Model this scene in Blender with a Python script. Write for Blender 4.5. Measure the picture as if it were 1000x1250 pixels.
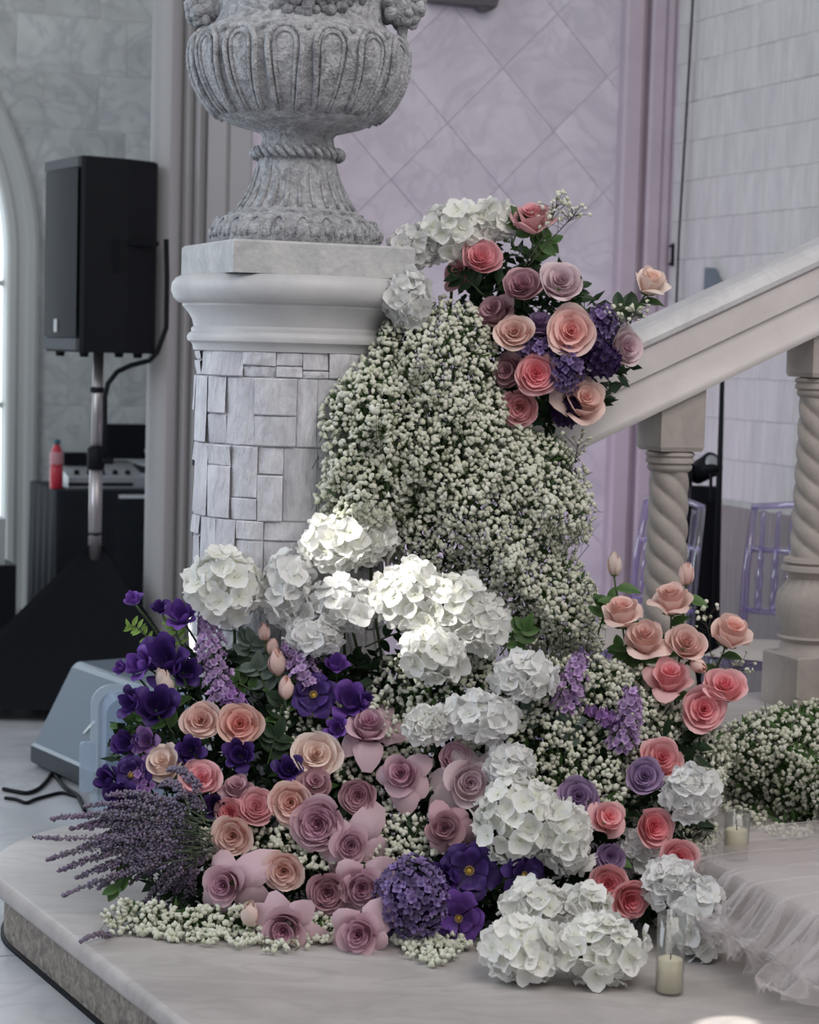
import bpy, bmesh, math, random
import numpy as np
from mathutils import Vector, Matrix, Quaternion

for o in list(bpy.data.objects):
    bpy.data.objects.remove(o, do_unlink=True)
scene = bpy.context.scene
COL = scene.collection
PI = math.pi

# ------------------------------------------------------------------ camera
FPX = 2400.0                      # focal length in pixels of the 1000 x 1250 frame
H = 1.28                          # eye height above the bottom stair step (z = 0)
PITCH = math.atan(195 / FPX)
ROLL = 0.027
CAM = Vector((0, 0, H))
_F = Vector((0, math.cos(PITCH), -math.sin(PITCH)))
_R0 = Vector((1, 0, 0)); _U0 = Vector((0, math.sin(PITCH), math.cos(PITCH)))
_R = _R0 * math.cos(ROLL) + _U0 * math.sin(ROLL)
_U = _U0 * math.cos(ROLL) - _R0 * math.sin(ROLL)
cam_d = bpy.data.cameras.new('camera')
cam = bpy.data.objects.new('camera', cam_d); COL.objects.link(cam)
m = Matrix((( _R.x, _U.x, -_F.x, CAM.x), (_R.y, _U.y, -_F.y, CAM.y), (_R.z, _U.z, -_F.z, CAM.z), (0, 0, 0, 1)))
cam.matrix_world = m
cam_d.sensor_fit = 'VERTICAL'; cam_d.sensor_height = 36; cam_d.sensor_width = 36
cam_d.lens = FPX / 1250 * 36
cam_d.dof.use_dof = True; cam_d.dof.focus_distance = 4.5; cam_d.dof.aperture_fstop = 4.5
cam_d.clip_end = 60
scene.camera = cam

# ------------------------------------------------------------------ light
w = bpy.data.worlds.new('world'); scene.world = w; w.use_nodes = True
bg = w.node_tree.nodes['Background']
bg.inputs[0].default_value = (0.83, 0.86, 0.92, 1); bg.inputs[1].default_value = 0.42

def area(name, loc, target, sx, sy, power, color):
    d = bpy.data.lights.new(name, 'AREA'); d.shape = 'RECTANGLE'; d.size = sx; d.size_y = sy
    d.energy = power; d.color = color
    o = bpy.data.objects.new(name, d); COL.objects.link(o); o.location = loc
    o.rotation_euler = (Vector(target) - Vector(loc)).to_track_quat('-Z', 'Y').to_euler()
    return o
def spot(name, loc, target, power, color, deg, blend=0.3, radius=0.05):
    d = bpy.data.lights.new(name, 'SPOT'); d.energy = power; d.color = color
    d.spot_size = math.radians(deg); d.spot_blend = blend; d.shadow_soft_size = radius
    o = bpy.data.objects.new(name, d); COL.objects.link(o); o.location = loc
    o.rotation_euler = (Vector(target) - Vector(loc)).to_track_quat('-Z', 'Y').to_euler()
    return o
area('window_daylight', (-4.2, 4.2, 2.6), (0, 5, 0.6), 3.0, 3.0, 95, (0.80, 0.90, 1.0))
area('ceiling_soft_light', (1.6, 2.2, 4.2), (0.1, 4.9, 0.5), 3.0, 3.0, 95, (1.0, 0.94, 0.89))
spot('lilac_uplight', (0.55, 7.2, 0.0), (0.25, 8.75, 1.6), 32, (0.90, 0.66, 0.98), 120, 0.8, 0.3)
SUN = (1.0, 0.97, 0.90)   # daylight shafts through the tall windows
spot('sun_shaft', (-2.6, 3.0, 2.9), (-0.158, 4.62, 0.82), 620, SUN, 3.2, 0.5, 0.02)
spot('sun_shaft', (-2.55, 3.0, 2.9), (0.035, 4.56, 0.66), 620, SUN, 4.6, 0.6, 0.02)
spot('sun_shaft', (-2.2, 2.6, 2.9), (0.640, 3.715, 0.0), 1500, SUN, 1.3, 0.3, 0.01)
spot('sun_shaft', (-2.9, 5.6, 2.3), (-0.54, 4.95, 0.55), 1500, SUN, 4.0, 0.5, 0.02)

vs = scene.view_settings
vs.view_transform = 'Standard'; vs.look = 'None'; vs.gamma = 1.0; vs.exposure = 0.1
vs.use_curve_mapping = False

# ------------------------------------------------------------------ placing helpers
def at(px, py, d):
    r = _F * FPX + _R * (px - 500) - _U * (py - 625)
    return CAM + r * (d / r.y)
def atz(px, py, z):
    r = _F * FPX + _R * (px - 500) - _U * (py - 625)
    return CAM + r * ((z - H) / r.z)
TH = math.radians(22)
u = Vector((math.cos(TH), math.sin(TH), 0)); v = Vector((-math.sin(TH), math.cos(TH), 0))
ZUP = Vector((0, 0, 1))
FLOOR = -0.17
PC = at(358, 426, 4.95); PC.z = 0          # pillar axis
def st(t, b, z=0.0):                        # stair coordinates: t up the stair, b across it
    return PC + u * t + v * b + ZUP * z

# ------------------------------------------------------------------ materials
def nt(name):
    mt = bpy.data.materials.new(name); mt.use_nodes = True
    n = mt.node_tree.nodes; l = mt.node_tree.links
    return mt, n, l, n['Principled BSDF']
def setp(p, **k):
    for a, b in k.items():
        p.inputs[a.replace('_', ' ')].default_value = b
def c4(c): return (c[0], c[1], c[2], 1)
def flat(name, col, rough=0.5, metal=0.0, spec=0.5, **k):
    mt, n, l, p = nt(name)
    p.inputs['Base Color'].default_value = c4(col); p.inputs['Roughness'].default_value = rough
    p.inputs['Metallic'].default_value = metal; p.inputs['Specular IOR Level'].default_value = spec
    nz = n.new('ShaderNodeTexNoise'); nz.inputs['Scale'].default_value = k.get('nscale', 40)
    mx = n.new('ShaderNodeMix'); mx.data_type = 'RGBA'; mx.blend_type = 'MULTIPLY'
    mx.inputs[0].default_value = k.get('var', 0.12)
    mx.inputs[6].default_value = c4(col)
    tc = n.new('ShaderNodeTexCoord'); l.new(tc.outputs['Object'], nz.inputs['Vector'])
    l.new(nz.outputs['Color'], mx.inputs[7]); l.new(mx.outputs[2], p.inputs['Base Color'])
    return mt
def stone(name, c1, c2, scale=3.0, rough=0.6, bump=0.2, bscale=60, vein=0.0, vcol=(0.3, 0.3, 0.33), rand=0.0, stretch=(1, 1, 1), spec=0.4, coords='Generated'):
    mt, n, l, p = nt(name)
    geo = n.new('ShaderNodeNewGeometry')
    mp = n.new('ShaderNodeMapping'); mp.inputs['Scale'].default_value = stretch
    l.new(geo.outputs['Position'], mp.inputs['Vector'])
    oi = n.new('ShaderNodeObjectInfo')
    add = n.new('ShaderNodeVectorMath'); add.operation = 'ADD'
    sc = n.new('ShaderNodeVectorMath'); sc.operation = 'SCALE'; sc.inputs['Scale'].default_value = 7.0 if rand else 0.0
    cmb = n.new('ShaderNodeCombineXYZ')
    for i in range(3): l.new(oi.outputs['Random'], cmb.inputs[i])
    l.new(cmb.outputs[0], sc.inputs[0]); l.new(mp.outputs[0], add.inputs[0]); l.new(sc.outputs[0], add.inputs[1])
    nz = n.new('ShaderNodeTexNoise'); nz.inputs['Scale'].default_value = scale; nz.inputs['Detail'].default_value = 8
    nz.inputs['Roughness'].default_value = 0.62; nz.inputs['Distortion'].default_value = 0.8
    l.new(add.outputs[0], nz.inputs['Vector'])
    rp = n.new('ShaderNodeValToRGB'); rp.color_ramp.elements[0].position = 0.33; rp.color_ramp.elements[1].position = 0.67
    rp.color_ramp.elements[0].color = c4(c2); rp.color_ramp.elements[1].color = c4(c1)
    l.new(nz.outputs['Fac'], rp.inputs[0])
    out = rp.outputs[0]
    if vein:
        n2 = n.new('ShaderNodeTexNoise'); n2.inputs['Scale'].default_value = scale * 0.8; n2.inputs['Detail'].default_value = 5
        n2.inputs['Distortion'].default_value = 2.5; l.new(add.outputs[0], n2.inputs['Vector'])
        r2 = n.new('ShaderNodeValToRGB'); e = r2.color_ramp.elements
        e[0].position = 0.44; e[0].color = (0, 0, 0, 1); e[1].position = 0.5; e[1].color = (1, 1, 1, 1)
        e2 = r2.color_ramp.elements.new(0.57); e2.color = (0, 0, 0, 1)
        l.new(n2.outputs['Fac'], r2.inputs[0])
        ml = n.new('ShaderNodeMath'); ml.operation = 'MULTIPLY'; ml.inputs[1].default_value = vein
        l.new(r2.outputs[0], ml.inputs[0])
        mx = n.new('ShaderNodeMix'); mx.data_type = 'RGBA'; l.new(ml.outputs[0], mx.inputs[0])
        l.new(out, mx.inputs[6]); mx.inputs[7].default_value = c4(vcol); out = mx.outputs[2]
    if rand:
        hs = n.new('ShaderNodeHueSaturation'); mr = n.new('ShaderNodeMapRange')
        mr.inputs['To Min'].default_value = 1 - rand; mr.inputs['To Max'].default_value = 1 + rand * 0.5
        l.new(oi.outputs['Random'], mr.inputs['Value']); l.new(mr.outputs[0], hs.inputs['Value'])
        l.new(out, hs.inputs['Color']); out = hs.outputs[0]
    l.new(out, p.inputs['Base Color']); setp(p, Roughness=rough); p.inputs['Specular IOR Level'].default_value = spec
    if bump:
        n3 = n.new('ShaderNodeTexNoise'); n3.inputs['Scale'].default_value = bscale; n3.inputs['Detail'].default_value = 6
        l.new(add.outputs[0], n3.inputs['Vector'])
        bp = n.new('ShaderNodeBump'); bp.inputs['Strength'].default_value = bump; bp.inputs['Distance'].default_value = 0.01
        l.new(n3.outputs['Fac'], bp.inputs['Height']); l.new(bp.outputs[0], p.inputs['Normal'])
    return mt
def petal(name, inner, outer, trans=0.25, rough=0.6, rand=0.12):
    """petal pigment runs from a deeper heart to a paler rim; rose rims also hold painted edge light (attribute 'pt')"""
    mt, n, l, p = nt(name)
    a = n.new('ShaderNodeAttribute'); a.attribute_name = 'pt'
    rp = n.new('ShaderNodeValToRGB'); rp.color_ramp.elements[0].color = c4(inner); rp.color_ramp.elements[1].color = c4(outer)
    l.new(a.outputs['Fac'], rp.inputs[0])
    oi = n.new('ShaderNodeObjectInfo'); hs = n.new('ShaderNodeHueSaturation'); mr = n.new('ShaderNodeMapRange')
    mr.inputs['To Min'].default_value = 1 - rand; mr.inputs['To Max'].default_value = 1 + rand
    l.new(oi.outputs['Random'], mr.inputs['Value']); l.new(mr.outputs[0], hs.inputs['Value'])
    l.new(rp.outputs[0], hs.inputs['Color']); l.new(hs.outputs[0], p.inputs['Base Color'])
    setp(p, Roughness=rough); p.inputs['Specular IOR Level'].default_value = 0.25
    tr = n.new('ShaderNodeBsdfTranslucent'); l.new(hs.outputs[0], tr.inputs['Color'])
    mx = n.new('ShaderNodeMixShader'); mx.inputs[0].default_value = trans
    l.new(p.outputs[0], mx.inputs[1]); l.new(tr.outputs[0], mx.inputs[2])
    l.new(mx.outputs[0], n['Material Output'].inputs['Surface'])
    return mt

M = {}
M['urn'] = stone('weathered_carved_stone', (0.57, 0.57, 0.59), (0.23, 0.23, 0.245), 42, 0.85, 0.9, 150, spec=0.2)
M['urn_dark'] = stone('dark_carved_stone', (0.34, 0.34, 0.36), (0.10, 0.10, 0.11), 40, 0.85, 0.8, 120, spec=0.2)
M['plinth'] = stone('pale_worn_stone', (0.58, 0.58, 0.57), (0.40, 0.40, 0.41), 14, 0.8, 0.35, 80, spec=0.2)
M['capital'] = stone('pale_smooth_marble', (0.57, 0.56, 0.56), (0.47, 0.465, 0.475), 5, 0.45, 0.06, 60)
M['split'] = stone('split_marble', (0.74, 0.73, 0.76), (0.50, 0.49, 0.53), 22, 0.75, 0.9, 70, rand=0.10, stretch=(1, 1, 0.35))
M['mortar'] = flat('grey_mortar', (0.50, 0.49, 0.52), 0.9)
M['rail'] = stone('cream_marble_rail', (0.68, 0.63, 0.62), (0.60, 0.555, 0.545), 5, 0.4, 0.06, 50)
M['railtop'] = stone('veined_marble_rail_top', (0.68, 0.67, 0.68), (0.55, 0.54, 0.55), 9, 0.35, 0.08, 50, vein=0.15, vcol=(0.45, 0.41, 0.39))
M['baluster'] = stone('beige_carved_stone', (0.47, 0.42, 0.385), (0.36, 0.32, 0.295), 9, 0.6, 0.15, 60)
M['tread'] = stone('veined_step_marble', (0.50, 0.465, 0.45), (0.37, 0.34, 0.33), 3.2, 0.38, 0.04, 40, vein=0.35, vcol=(0.30, 0.275, 0.265), stretch=(0.6, 1.6, 1))
M['riser'] = stone('speckled_brown_riser', (0.33, 0.29, 0.25), (0.11, 0.095, 0.085), 42, 0.6, 0.3, 80)
M['floor'] = stone('grey_floor_marble', (0.56, 0.57, 0.59), (0.42, 0.43, 0.45), 2.5, 0.28, 0.03, 30, vein=0.3, vcol=(0.3, 0.3, 0.33), rand=0.06)
M['grout'] = flat('floor_grout', (0.30, 0.30, 0.32), 0.8)
M['leftwall'] = stone('grey_marble_block', (0.66, 0.69, 0.67), (0.47, 0.495, 0.49), 4.0, 0.5, 0.05, 40, vein=0.45, vcol=(0.34, 0.36, 0.40), rand=0.14)
M['leftgrout'] = flat('pale_wall_grout', (0.74, 0.75, 0.73), 0.9)
M['lilac'] = stone('lilac_lit_marble_tile', (0.70, 0.655, 0.71), (0.56, 0.52, 0.58), 3.0, 0.5, 0.03, 40, vein=0.35, vcol=(0.42, 0.39, 0.46), rand=0.05)  # white marble; part of the lilac uplighting is put into its colour
M['lilaclitgrout'] = flat('lilac_lit_grout', (0.60, 0.56, 0.61), 0.9)  # grout tinted with the same painted lilac light
M['stack'] = stone('stacked_stone', (0.72, 0.72, 0.71), (0.58, 0.58, 0.58), 14, 0.8, 0.5, 50, rand=0.03, stretch=(1, 1, 0.2))
M['stackgrout'] = flat('stacked_stone_joint', (0.56, 0.56, 0.56), 0.9)
M['pilaster'] = flat('grey_painted_moulding', (0.36, 0.355, 0.36), 0.6, var=0.05)
M['trimr'] = stone('lilac_grey_moulding', (0.52, 0.45, 0.51), (0.46, 0.395, 0.45), 4, 0.5, 0.03, 30)
M['archtrim'] = flat('pale_arch_moulding', (0.52, 0.54, 0.52), 0.6, var=0.06)
M['black'] = flat('black_plastic', (0.006, 0.007, 0.010), 0.6, spec=0.18, var=0.3)
M['grille'] = flat('black_grille', (0.018, 0.022, 0.028), 0.6, spec=0.25, var=0.3, nscale=300)
M['cloth'] = flat('black_cloth', (0.011, 0.012, 0.015), 0.95, spec=0.1, var=0.3)
M['tcloth'] = flat('black_table_cloth', (0.022, 0.025, 0.031), 0.9, spec=0.15, var=0.3)
M['chrome'] = flat('brushed_steel', (0.42, 0.39, 0.40), 0.35, 0.8, var=0.15)
M['silver'] = flat('silver_plastic', (0.45, 0.47, 0.49), 0.4, 0.3)
M['white'] = flat('white_print', (0.7, 0.72, 0.74), 0.5)
M['monitor'] = flat('blue_grey_monitor', (0.17, 0.215, 0.26), 0.3, 0.1, var=0.1)
M['monitor_dark'] = flat('dark_monitor_base', (0.055, 0.065, 0.075), 0.6)
M['red'] = flat('red_drink', (0.55, 0.035, 0.06), 0.25, var=0.05)
M['pinklabel'] = flat('pale_pink_label', (0.55, 0.25, 0.28), 0.5, var=0.05)
M['cap'] = flat('blue_cap', (0.03, 0.12, 0.16), 0.4)
M['stem'] = flat('green_stem', (0.075, 0.12, 0.045), 0.6, var=0.25)
M['brownstem'] = flat('dark_stem', (0.045, 0.045, 0.03), 0.7, var=0.25)
M['calyx'] = flat('green_calyx', (0.13, 0.20, 0.055), 0.6, var=0.25)
M['gypstem'] = flat('sage_stem', (0.13, 0.175, 0.085), 0.7, var=0.2)
M['wax'] = flat('cream_wax', (0.95, 0.86, 0.66), 0.5, var=0.03)
M['yellow'] = flat('yellow_stamens', (0.55, 0.36, 0.05), 0.7)
M['anther'] = flat('dark_anthers', (0.03, 0.015, 0.03), 0.8)
M['cushion'] = flat('cream_cushion', (0.56, 0.50, 0.46), 0.8, var=0.05)
M['brown'] = flat('dark_bracket', (0.10, 0.09, 0.10), 0.6)
# leaves
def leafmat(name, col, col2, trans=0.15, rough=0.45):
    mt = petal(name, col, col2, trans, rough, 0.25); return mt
M['leaf'] = leafmat('rose_leaf', (0.045, 0.10, 0.03), (0.09, 0.17, 0.05))
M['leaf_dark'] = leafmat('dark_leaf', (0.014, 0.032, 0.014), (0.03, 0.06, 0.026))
M['leaf_grey'] = leafmat('eucalyptus_leaf', (0.12, 0.165, 0.135), (0.18, 0.235, 0.195), 0.1, 0.6)
M['leaf_lime'] = leafmat('lime_leaf', (0.16, 0.30, 0.05), (0.28, 0.42, 0.10))
# petals
ROSE = {
    'peach': ((0.76, 0.38, 0.32), (0.89, 0.68, 0.62)),
    'salmon': ((0.70, 0.20, 0.17), (0.88, 0.62, 0.54)),
    'pink': ((0.74, 0.28, 0.32), (0.84, 0.50, 0.53)),
    'coral': ((0.84, 0.20, 0.25), (0.88, 0.54, 0.55)),
    'mauve': ((0.46, 0.20, 0.31), (0.74, 0.53, 0.59)),
    'paleMauve': ((0.56, 0.36, 0.44), (0.80, 0.66, 0.68)),
    'lilac': ((0.26, 0.15, 0.32), (0.46, 0.33, 0.52)),
    'cream': ((0.83, 0.60, 0.51), (0.91, 0.77, 0.70)),
    'dusky': ((0.38, 0.17, 0.23), (0.56, 0.35, 0.39)),
    'blush': ((0.84, 0.34, 0.32), (0.90, 0.68, 0.63)),
}
for k, (a, b) in ROSE.items():
    M['rose_' + k] = petal('rose_petal_' + k.lower(), a, b)
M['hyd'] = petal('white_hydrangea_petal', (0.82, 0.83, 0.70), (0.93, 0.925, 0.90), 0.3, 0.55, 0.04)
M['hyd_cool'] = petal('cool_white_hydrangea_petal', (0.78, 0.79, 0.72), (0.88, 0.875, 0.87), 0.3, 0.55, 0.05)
M['purple'] = petal('deep_purple_petal', (0.022, 0.009, 0.065), (0.07, 0.03, 0.175), 0.2, 0.45, 0.3)
M['violet'] = petal('bright_violet_petal', (0.06, 0.025, 0.16), (0.18, 0.075, 0.36), 0.25, 0.45, 0.25)
M['darkpurple'] = petal('blackish_purple_petal', (0.012, 0.006, 0.028), (0.045, 0.018, 0.085), 0.1, 0.5, 0.3)
M['purplehyd'] = petal('purple_hydrangea_petal', (0.06, 0.03, 0.13), (0.24, 0.17, 0.36), 0.2, 0.5, 0.55)
M['stock'] = petal('lilac_stock_petal', (0.22, 0.11, 0.30), (0.50, 0.35, 0.57), 0.25, 0.55, 0.35)
M['stockdark'] = petal('plum_stock_petal', (0.16, 0.06, 0.26), (0.36, 0.20, 0.46), 0.25, 0.55, 0.3)
M['heather'] = flat('dusty_heather', (0.25, 0.20, 0.285), 0.8, var=0.35, nscale=25)
M['heatherstem'] = flat('heather_stem', (0.10, 0.12, 0.075), 0.8, var=0.3)
M['gyp'] = petal('baby_breath_petal', (0.66, 0.68, 0.51), (0.87, 0.865, 0.77), 0.2, 0.7, 0.0)

def glassy(name, col, rough=0.05, ior=1.45, trans=1.0):
    mt, n, l, p = nt(name)
    p.inputs['Base Color'].default_value = c4(col); setp(p, Roughness=rough, IOR=ior)
    p.inputs['Transmission Weight'].default_value = trans
    return mt
def thin_glass(name, tint=(0.95, 0.96, 0.95), k=0.5, base=0.04):
    mt, n, l, p = nt(name)
    gl = n.new('ShaderNodeBsdfGlossy'); gl.inputs['Roughness'].default_value = 0.04
    tp = n.new('ShaderNodeBsdfTransparent'); tp.inputs[0].default_value = c4(tint)
    lw = n.new('ShaderNodeLayerWeight'); lw.inputs[0].default_value = 0.25
    mm = n.new('ShaderNodeMath'); mm.operation = 'MULTIPLY_ADD'; mm.inputs[1].default_value = k; mm.inputs[2].default_value = base
    l.new(lw.outputs['Facing'], mm.inputs[0])
    m2 = n.new('ShaderNodeMixShader'); l.new(mm.outputs[0], m2.inputs[0]); l.new(tp.outputs[0], m2.inputs[1]); l.new(gl.outputs[0], m2.inputs[2])
    l.new(m2.outputs[0], n['Material Output'].inputs['Surface'])
    return mt
M['glass'] = thin_glass('clear_glass')
M['acrylic'] = thin_glass('clear_lilac_lit_acrylic', (0.80, 0.74, 0.97), 0.9, 0.15)  # clear resin; the purple light on it is put into the tint

def veil(name, col, alpha, rough=0.9):
    mt, n, l, p = nt(name)
    df = n.new('ShaderNodeBsdfDiffuse'); df.inputs[0].default_value = c4(col)
    tl = n.new('ShaderNodeBsdfTranslucent'); tl.inputs[0].default_value = c4(col)
    tp = n.new('ShaderNodeBsdfTransparent'); m1 = n.new('ShaderNodeMixShader'); m2 = n.new('ShaderNodeMixShader')
    m1.inputs[0].default_value = 0.4; m2.inputs[0].default_value = alpha
    l.new(df.outputs[0], m1.inputs[1]); l.new(tl.outputs[0], m1.inputs[2])
    l.new(tp.outputs[0], m2.inputs[1]); l.new(m1.outputs[0], m2.inputs[2])
    l.new(m2.outputs[0], n['Material Output'].inputs['Surface'])
    return mt
M['tulle'] = veil('sheer_tulle', (0.86, 0.80, 0.80), 0.27)
def bin_mat():
    mt, n, l, p = nt('translucent_bin_plastic')
    p.inputs['Base Color'].default_value = (0.66, 0.75, 0.84, 1); setp(p, Roughness=0.3)
    tp = n.new('ShaderNodeBsdfTransparent'); tp.inputs[0].default_value = (0.75, 0.85, 0.97, 1)
    m2 = n.new('ShaderNodeMixShader'); m2.inputs[0].default_value = 0.55
    l.new(tp.outputs[0], m2.inputs[1]); l.new(p.outputs[0], m2.inputs[2])
    l.new(m2.outputs[0], n['Material Output'].inputs['Surface'])
    return mt
M['bin'] = bin_mat()
def pane_mat():
    mt, n, l, p = nt('daylit_window_pane')
    p.inputs['Base Color'].default_value = (0.8, 0.9, 1, 1)
    p.inputs['Emission Color'].default_value = (0.86, 0.94, 1, 1); p.inputs['Emission Strength'].default_value = 1.5
    return mt
M['pane'] = pane_mat()

# ------------------------------------------------------------------ mesh helpers
class MB:
    def __init__(s): s.v = []; s.f = []; s.pt = []
    def grid(s, nx, ny, fn, closed_x=False):
        """fn(i/nx, j/ny) -> point or (point, pt)"""
        base = len(s.v); cols = nx if closed_x else nx + 1
        for j in range(ny + 1):
            for i in range(cols):
                q = fn(i / nx, j / ny)
                if isinstance(q, tuple) and len(q) == 2 and not isinstance(q[0], (int, float)):
                    s.v.append(tuple(q[0])); s.pt.append(q[1])
                else:
                    s.v.append(tuple(q)); s.pt.append(0.5)
        for j in range(ny):
            for i in range(nx):
                a = base + j * cols + i; b = base + j * cols + (i + 1) % cols
                s.f.append((a, b, b + cols, a + cols))
        return s
    def poly(s, pts):
        b = len(s.v); s.v += [tuple(p) for p in pts]; s.pt += [0.5] * len(pts)
        s.f.append(tuple(range(b, b + len(pts)))); return s
    def box(s, lo, hi, mat=None):
        x0, y0, z0 = lo; x1, y1, z1 = hi
        p = [(x0, y0, z0), (x1, y0, z0), (x1, y1, z0), (x0, y1, z0), (x0, y0, z1), (x1, y0, z1), (x1, y1, z1), (x0, y1, z1)]
        if mat is not None: p = [tuple(mat @ Vector(q)) for q in p]
        b = len(s.v); s.v += p; s.pt += [0.5] * 8
        for f in ((0, 3, 2, 1), (4, 5, 6, 7), (0, 1, 5, 4), (1, 2, 6, 5), (2, 3, 7, 6), (3, 0, 4, 7)):
            s.f.append(tuple(b + i for i in f))
        return s
    def tube(s, pts, rad, n=6, cap=True, ptv=0.5):
        pts = [Vector(p) for p in pts]
        if not hasattr(rad, '__len__'): rad = [rad] * len(pts)
        base = len(s.v); prev = None
        for i, p in enumerate(pts):
            t = (pts[min(i + 1, len(pts) - 1)] - pts[max(i - 1, 0)])
            if t.length < 1e-9: t = Vector((0, 0, 1))
            t.normalize()
            if prev is None:
                a = Vector((0, 0, 1)) if abs(t.z) < 0.9 else Vector((1, 0, 0))
                x = t.cross(a).normalized()
            else:
                x = (prev - t * prev.dot(t)).normalized()
            prev = x; y = t.cross(x)
            for k in range(n):
                an = 2 * PI * k / n
                s.v.append(tuple(p + (x * math.cos(an) + y * math.sin(an)) * rad[i])); s.pt.append(ptv)
        for i in range(len(pts) - 1):
            for k in range(n):
                a = base + i * n + k; b = base + i * n + (k + 1) % n
                s.f.append((a, b, b + n, a + n))
        if cap:
            s.f.append(tuple(base + k for k in reversed(range(n))))
            e = base + (len(pts) - 1) * n; s.f.append(tuple(e + k for k in range(n)))
        return s
    def lathe(s, prof, n=48, c=(0, 0, 0), cap=True, fn=None):
        base = len(s.v)
        for (r, z) in prof:
            for k in range(n):
                a = 2 * PI * k / n
                rr = fn(r, z, a) if fn else r
                s.v.append((c[0] + rr * math.cos(a), c[1] + rr * math.sin(a), c[2] + z)); s.pt.append(0.5)
        for i in range(len(prof) - 1):
            for k in range(n):
                a = base + i * n + k; b = base + i * n + (k + 1) % n
                s.f.append((a, b, b + n, a + n))
        if cap:
            s.f.append(tuple(base + k for k in reversed(range(n))))
            e = base + (len(prof) - 1) * n; s.f.append(tuple(e + k for k in range(n)))
        return s
    def ball(s, c, r, nu=8, nv=5, sc=(1, 1, 1), jit=0, rng=random, ptv=0.5):
        base = len(s.v)
        for j in range(nv + 1):
            th = PI * j / nv
            for i in range(nu):
                a = 2 * PI * i / nu; q = 1 + jit * (rng.random() - 0.5)
                s.v.append((c[0] + r * sc[0] * q * math.sin(th) * math.cos(a), c[1] + r * sc[1] * q * math.sin(th) * math.sin(a), c[2] + r * sc[2] * q * math.cos(th))); s.pt.append(ptv)
        for j in range(nv):
            for i in range(nu):
                a = base + j * nu + i; b = base + j * nu + (i + 1) % nu
                s.f.append((a, a + nu, b + nu, b))
        return s
    def prism(s, poly, lo, hi, mat, inset=0.0):
        """2-D polygon extruded between lo and hi along the third axis of mat"""
        n = len(poly); cx = sum(p[0] for p in poly) / n; cy = sum(p[1] for p in poly) / n
        def ring(z, k): return [mat @ Vector((cx + (p[0] - cx) * k, cy + (p[1] - cy) * k, z)) for p in poly]
        rings = [ring(lo, 1)]
        if inset:
            size = max(max(abs(p[0] - cx), abs(p[1] - cy)) for p in poly)
            rings += [ring(hi - inset, 1), ring(hi, 1 - inset / size)]
        else: rings += [ring(hi, 1)]
        base = len(s.v)
        for r in rings: s.v += [tuple(q) for q in r]; s.pt += [0.5] * n
        for k in range(len(rings) - 1):
            for i in range(n):
                a = base + k * n + i; b = base + k * n + (i + 1) % n
                s.f.append((a, b, b + n, a + n))
        s.f.append(tuple(base + i for i in reversed(range(n))))
        e = base + (len(rings) - 1) * n; s.f.append(tuple(e + i for i in range(n)))
        return s
    def mesh(s, name, mat, smooth=False):
        me = bpy.data.meshes.new(name); me.from_pydata(s.v, [], s.f)
        if mat: me.materials.append(mat)
        at_ = me.attributes.new('pt', 'FLOAT', 'POINT'); at_.data.foreach_set('value', np.array(s.pt, dtype=np.float32))
        if smooth: me.polygons.foreach_set('use_smooth', np.ones(len(me.polygons), dtype=bool))
        bm = bmesh.new(); bm.from_mesh(me); bmesh.ops.recalc_face_normals(bm, faces=bm.faces); bm.to_mesh(me); bm.free()
        me.update(); return me
    def build(s, name, mat, parent=None, smooth=False):
        return link(name, s.mesh(name, mat, smooth), parent)
def link(name, me, parent=None, mw=None):
    o = bpy.data.objects.new(name, me); COL.objects.link(o)
    if parent is not None: o.parent = parent
    if mw is not None: o.matrix_local = mw
    return o
def tag(o, label, cat, group=None, kind=None):
    o['label'] = label; o['category'] = cat
    if group: o['group'] = group
    if kind: o['kind'] = kind
    return o
def thing(name, label, cat, loc=(0, 0, 0), group=None, mw=None):
    o = bpy.data.objects.new(name, None); COL.objects.link(o); o.empty_display_size = 0.05
    if mw is not None: o.matrix_world = mw
    else: o.location = loc
    return tag(o, label, cat, group)
def structure(o, label=None):
    o['kind'] = 'structure'
    if label: o['label'] = label
    return o
def smooth_by_angle(o, deg=35):
    me = o.data
    me.polygons.foreach_set('use_smooth', np.ones(len(me.polygons), dtype=bool))
    try: me.set_sharp_from_angle(angle=math.radians(deg))
    except Exception: pass
    return o
def frame(origin, x, y, z):
    return Matrix(((x.x, y.x, z.x, origin.x), (x.y, y.y, z.y, origin.y), (x.z, y.z, z.z, origin.z), (0, 0, 0, 1)))
def np_mesh(name, verts, tris, mat, pt=None, parent=None):
    me = bpy.data.meshes.new(name)
    nv, nf = len(verts), len(tris)
    me.vertices.add(nv); me.vertices.foreach_set('co', np.ascontiguousarray(verts, dtype=np.float32).ravel())
    me.loops.add(nf * 3); me.loops.foreach_set('vertex_index', np.ascontiguousarray(tris, dtype=np.int32).ravel())
    me.polygons.add(nf); me.polygons.foreach_set('loop_start', np.arange(0, nf * 3, 3, dtype=np.int32))
    me.polygons.foreach_set('loop_total', np.full(nf, 3, dtype=np.int32))
    me.update(calc_edges=True); me.materials.append(mat)
    if pt is not None:
        a = me.attributes.new('pt', 'FLOAT', 'POINT'); a.data.foreach_set('value', pt.astype(np.float32))
    return link(name, me, parent)


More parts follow.
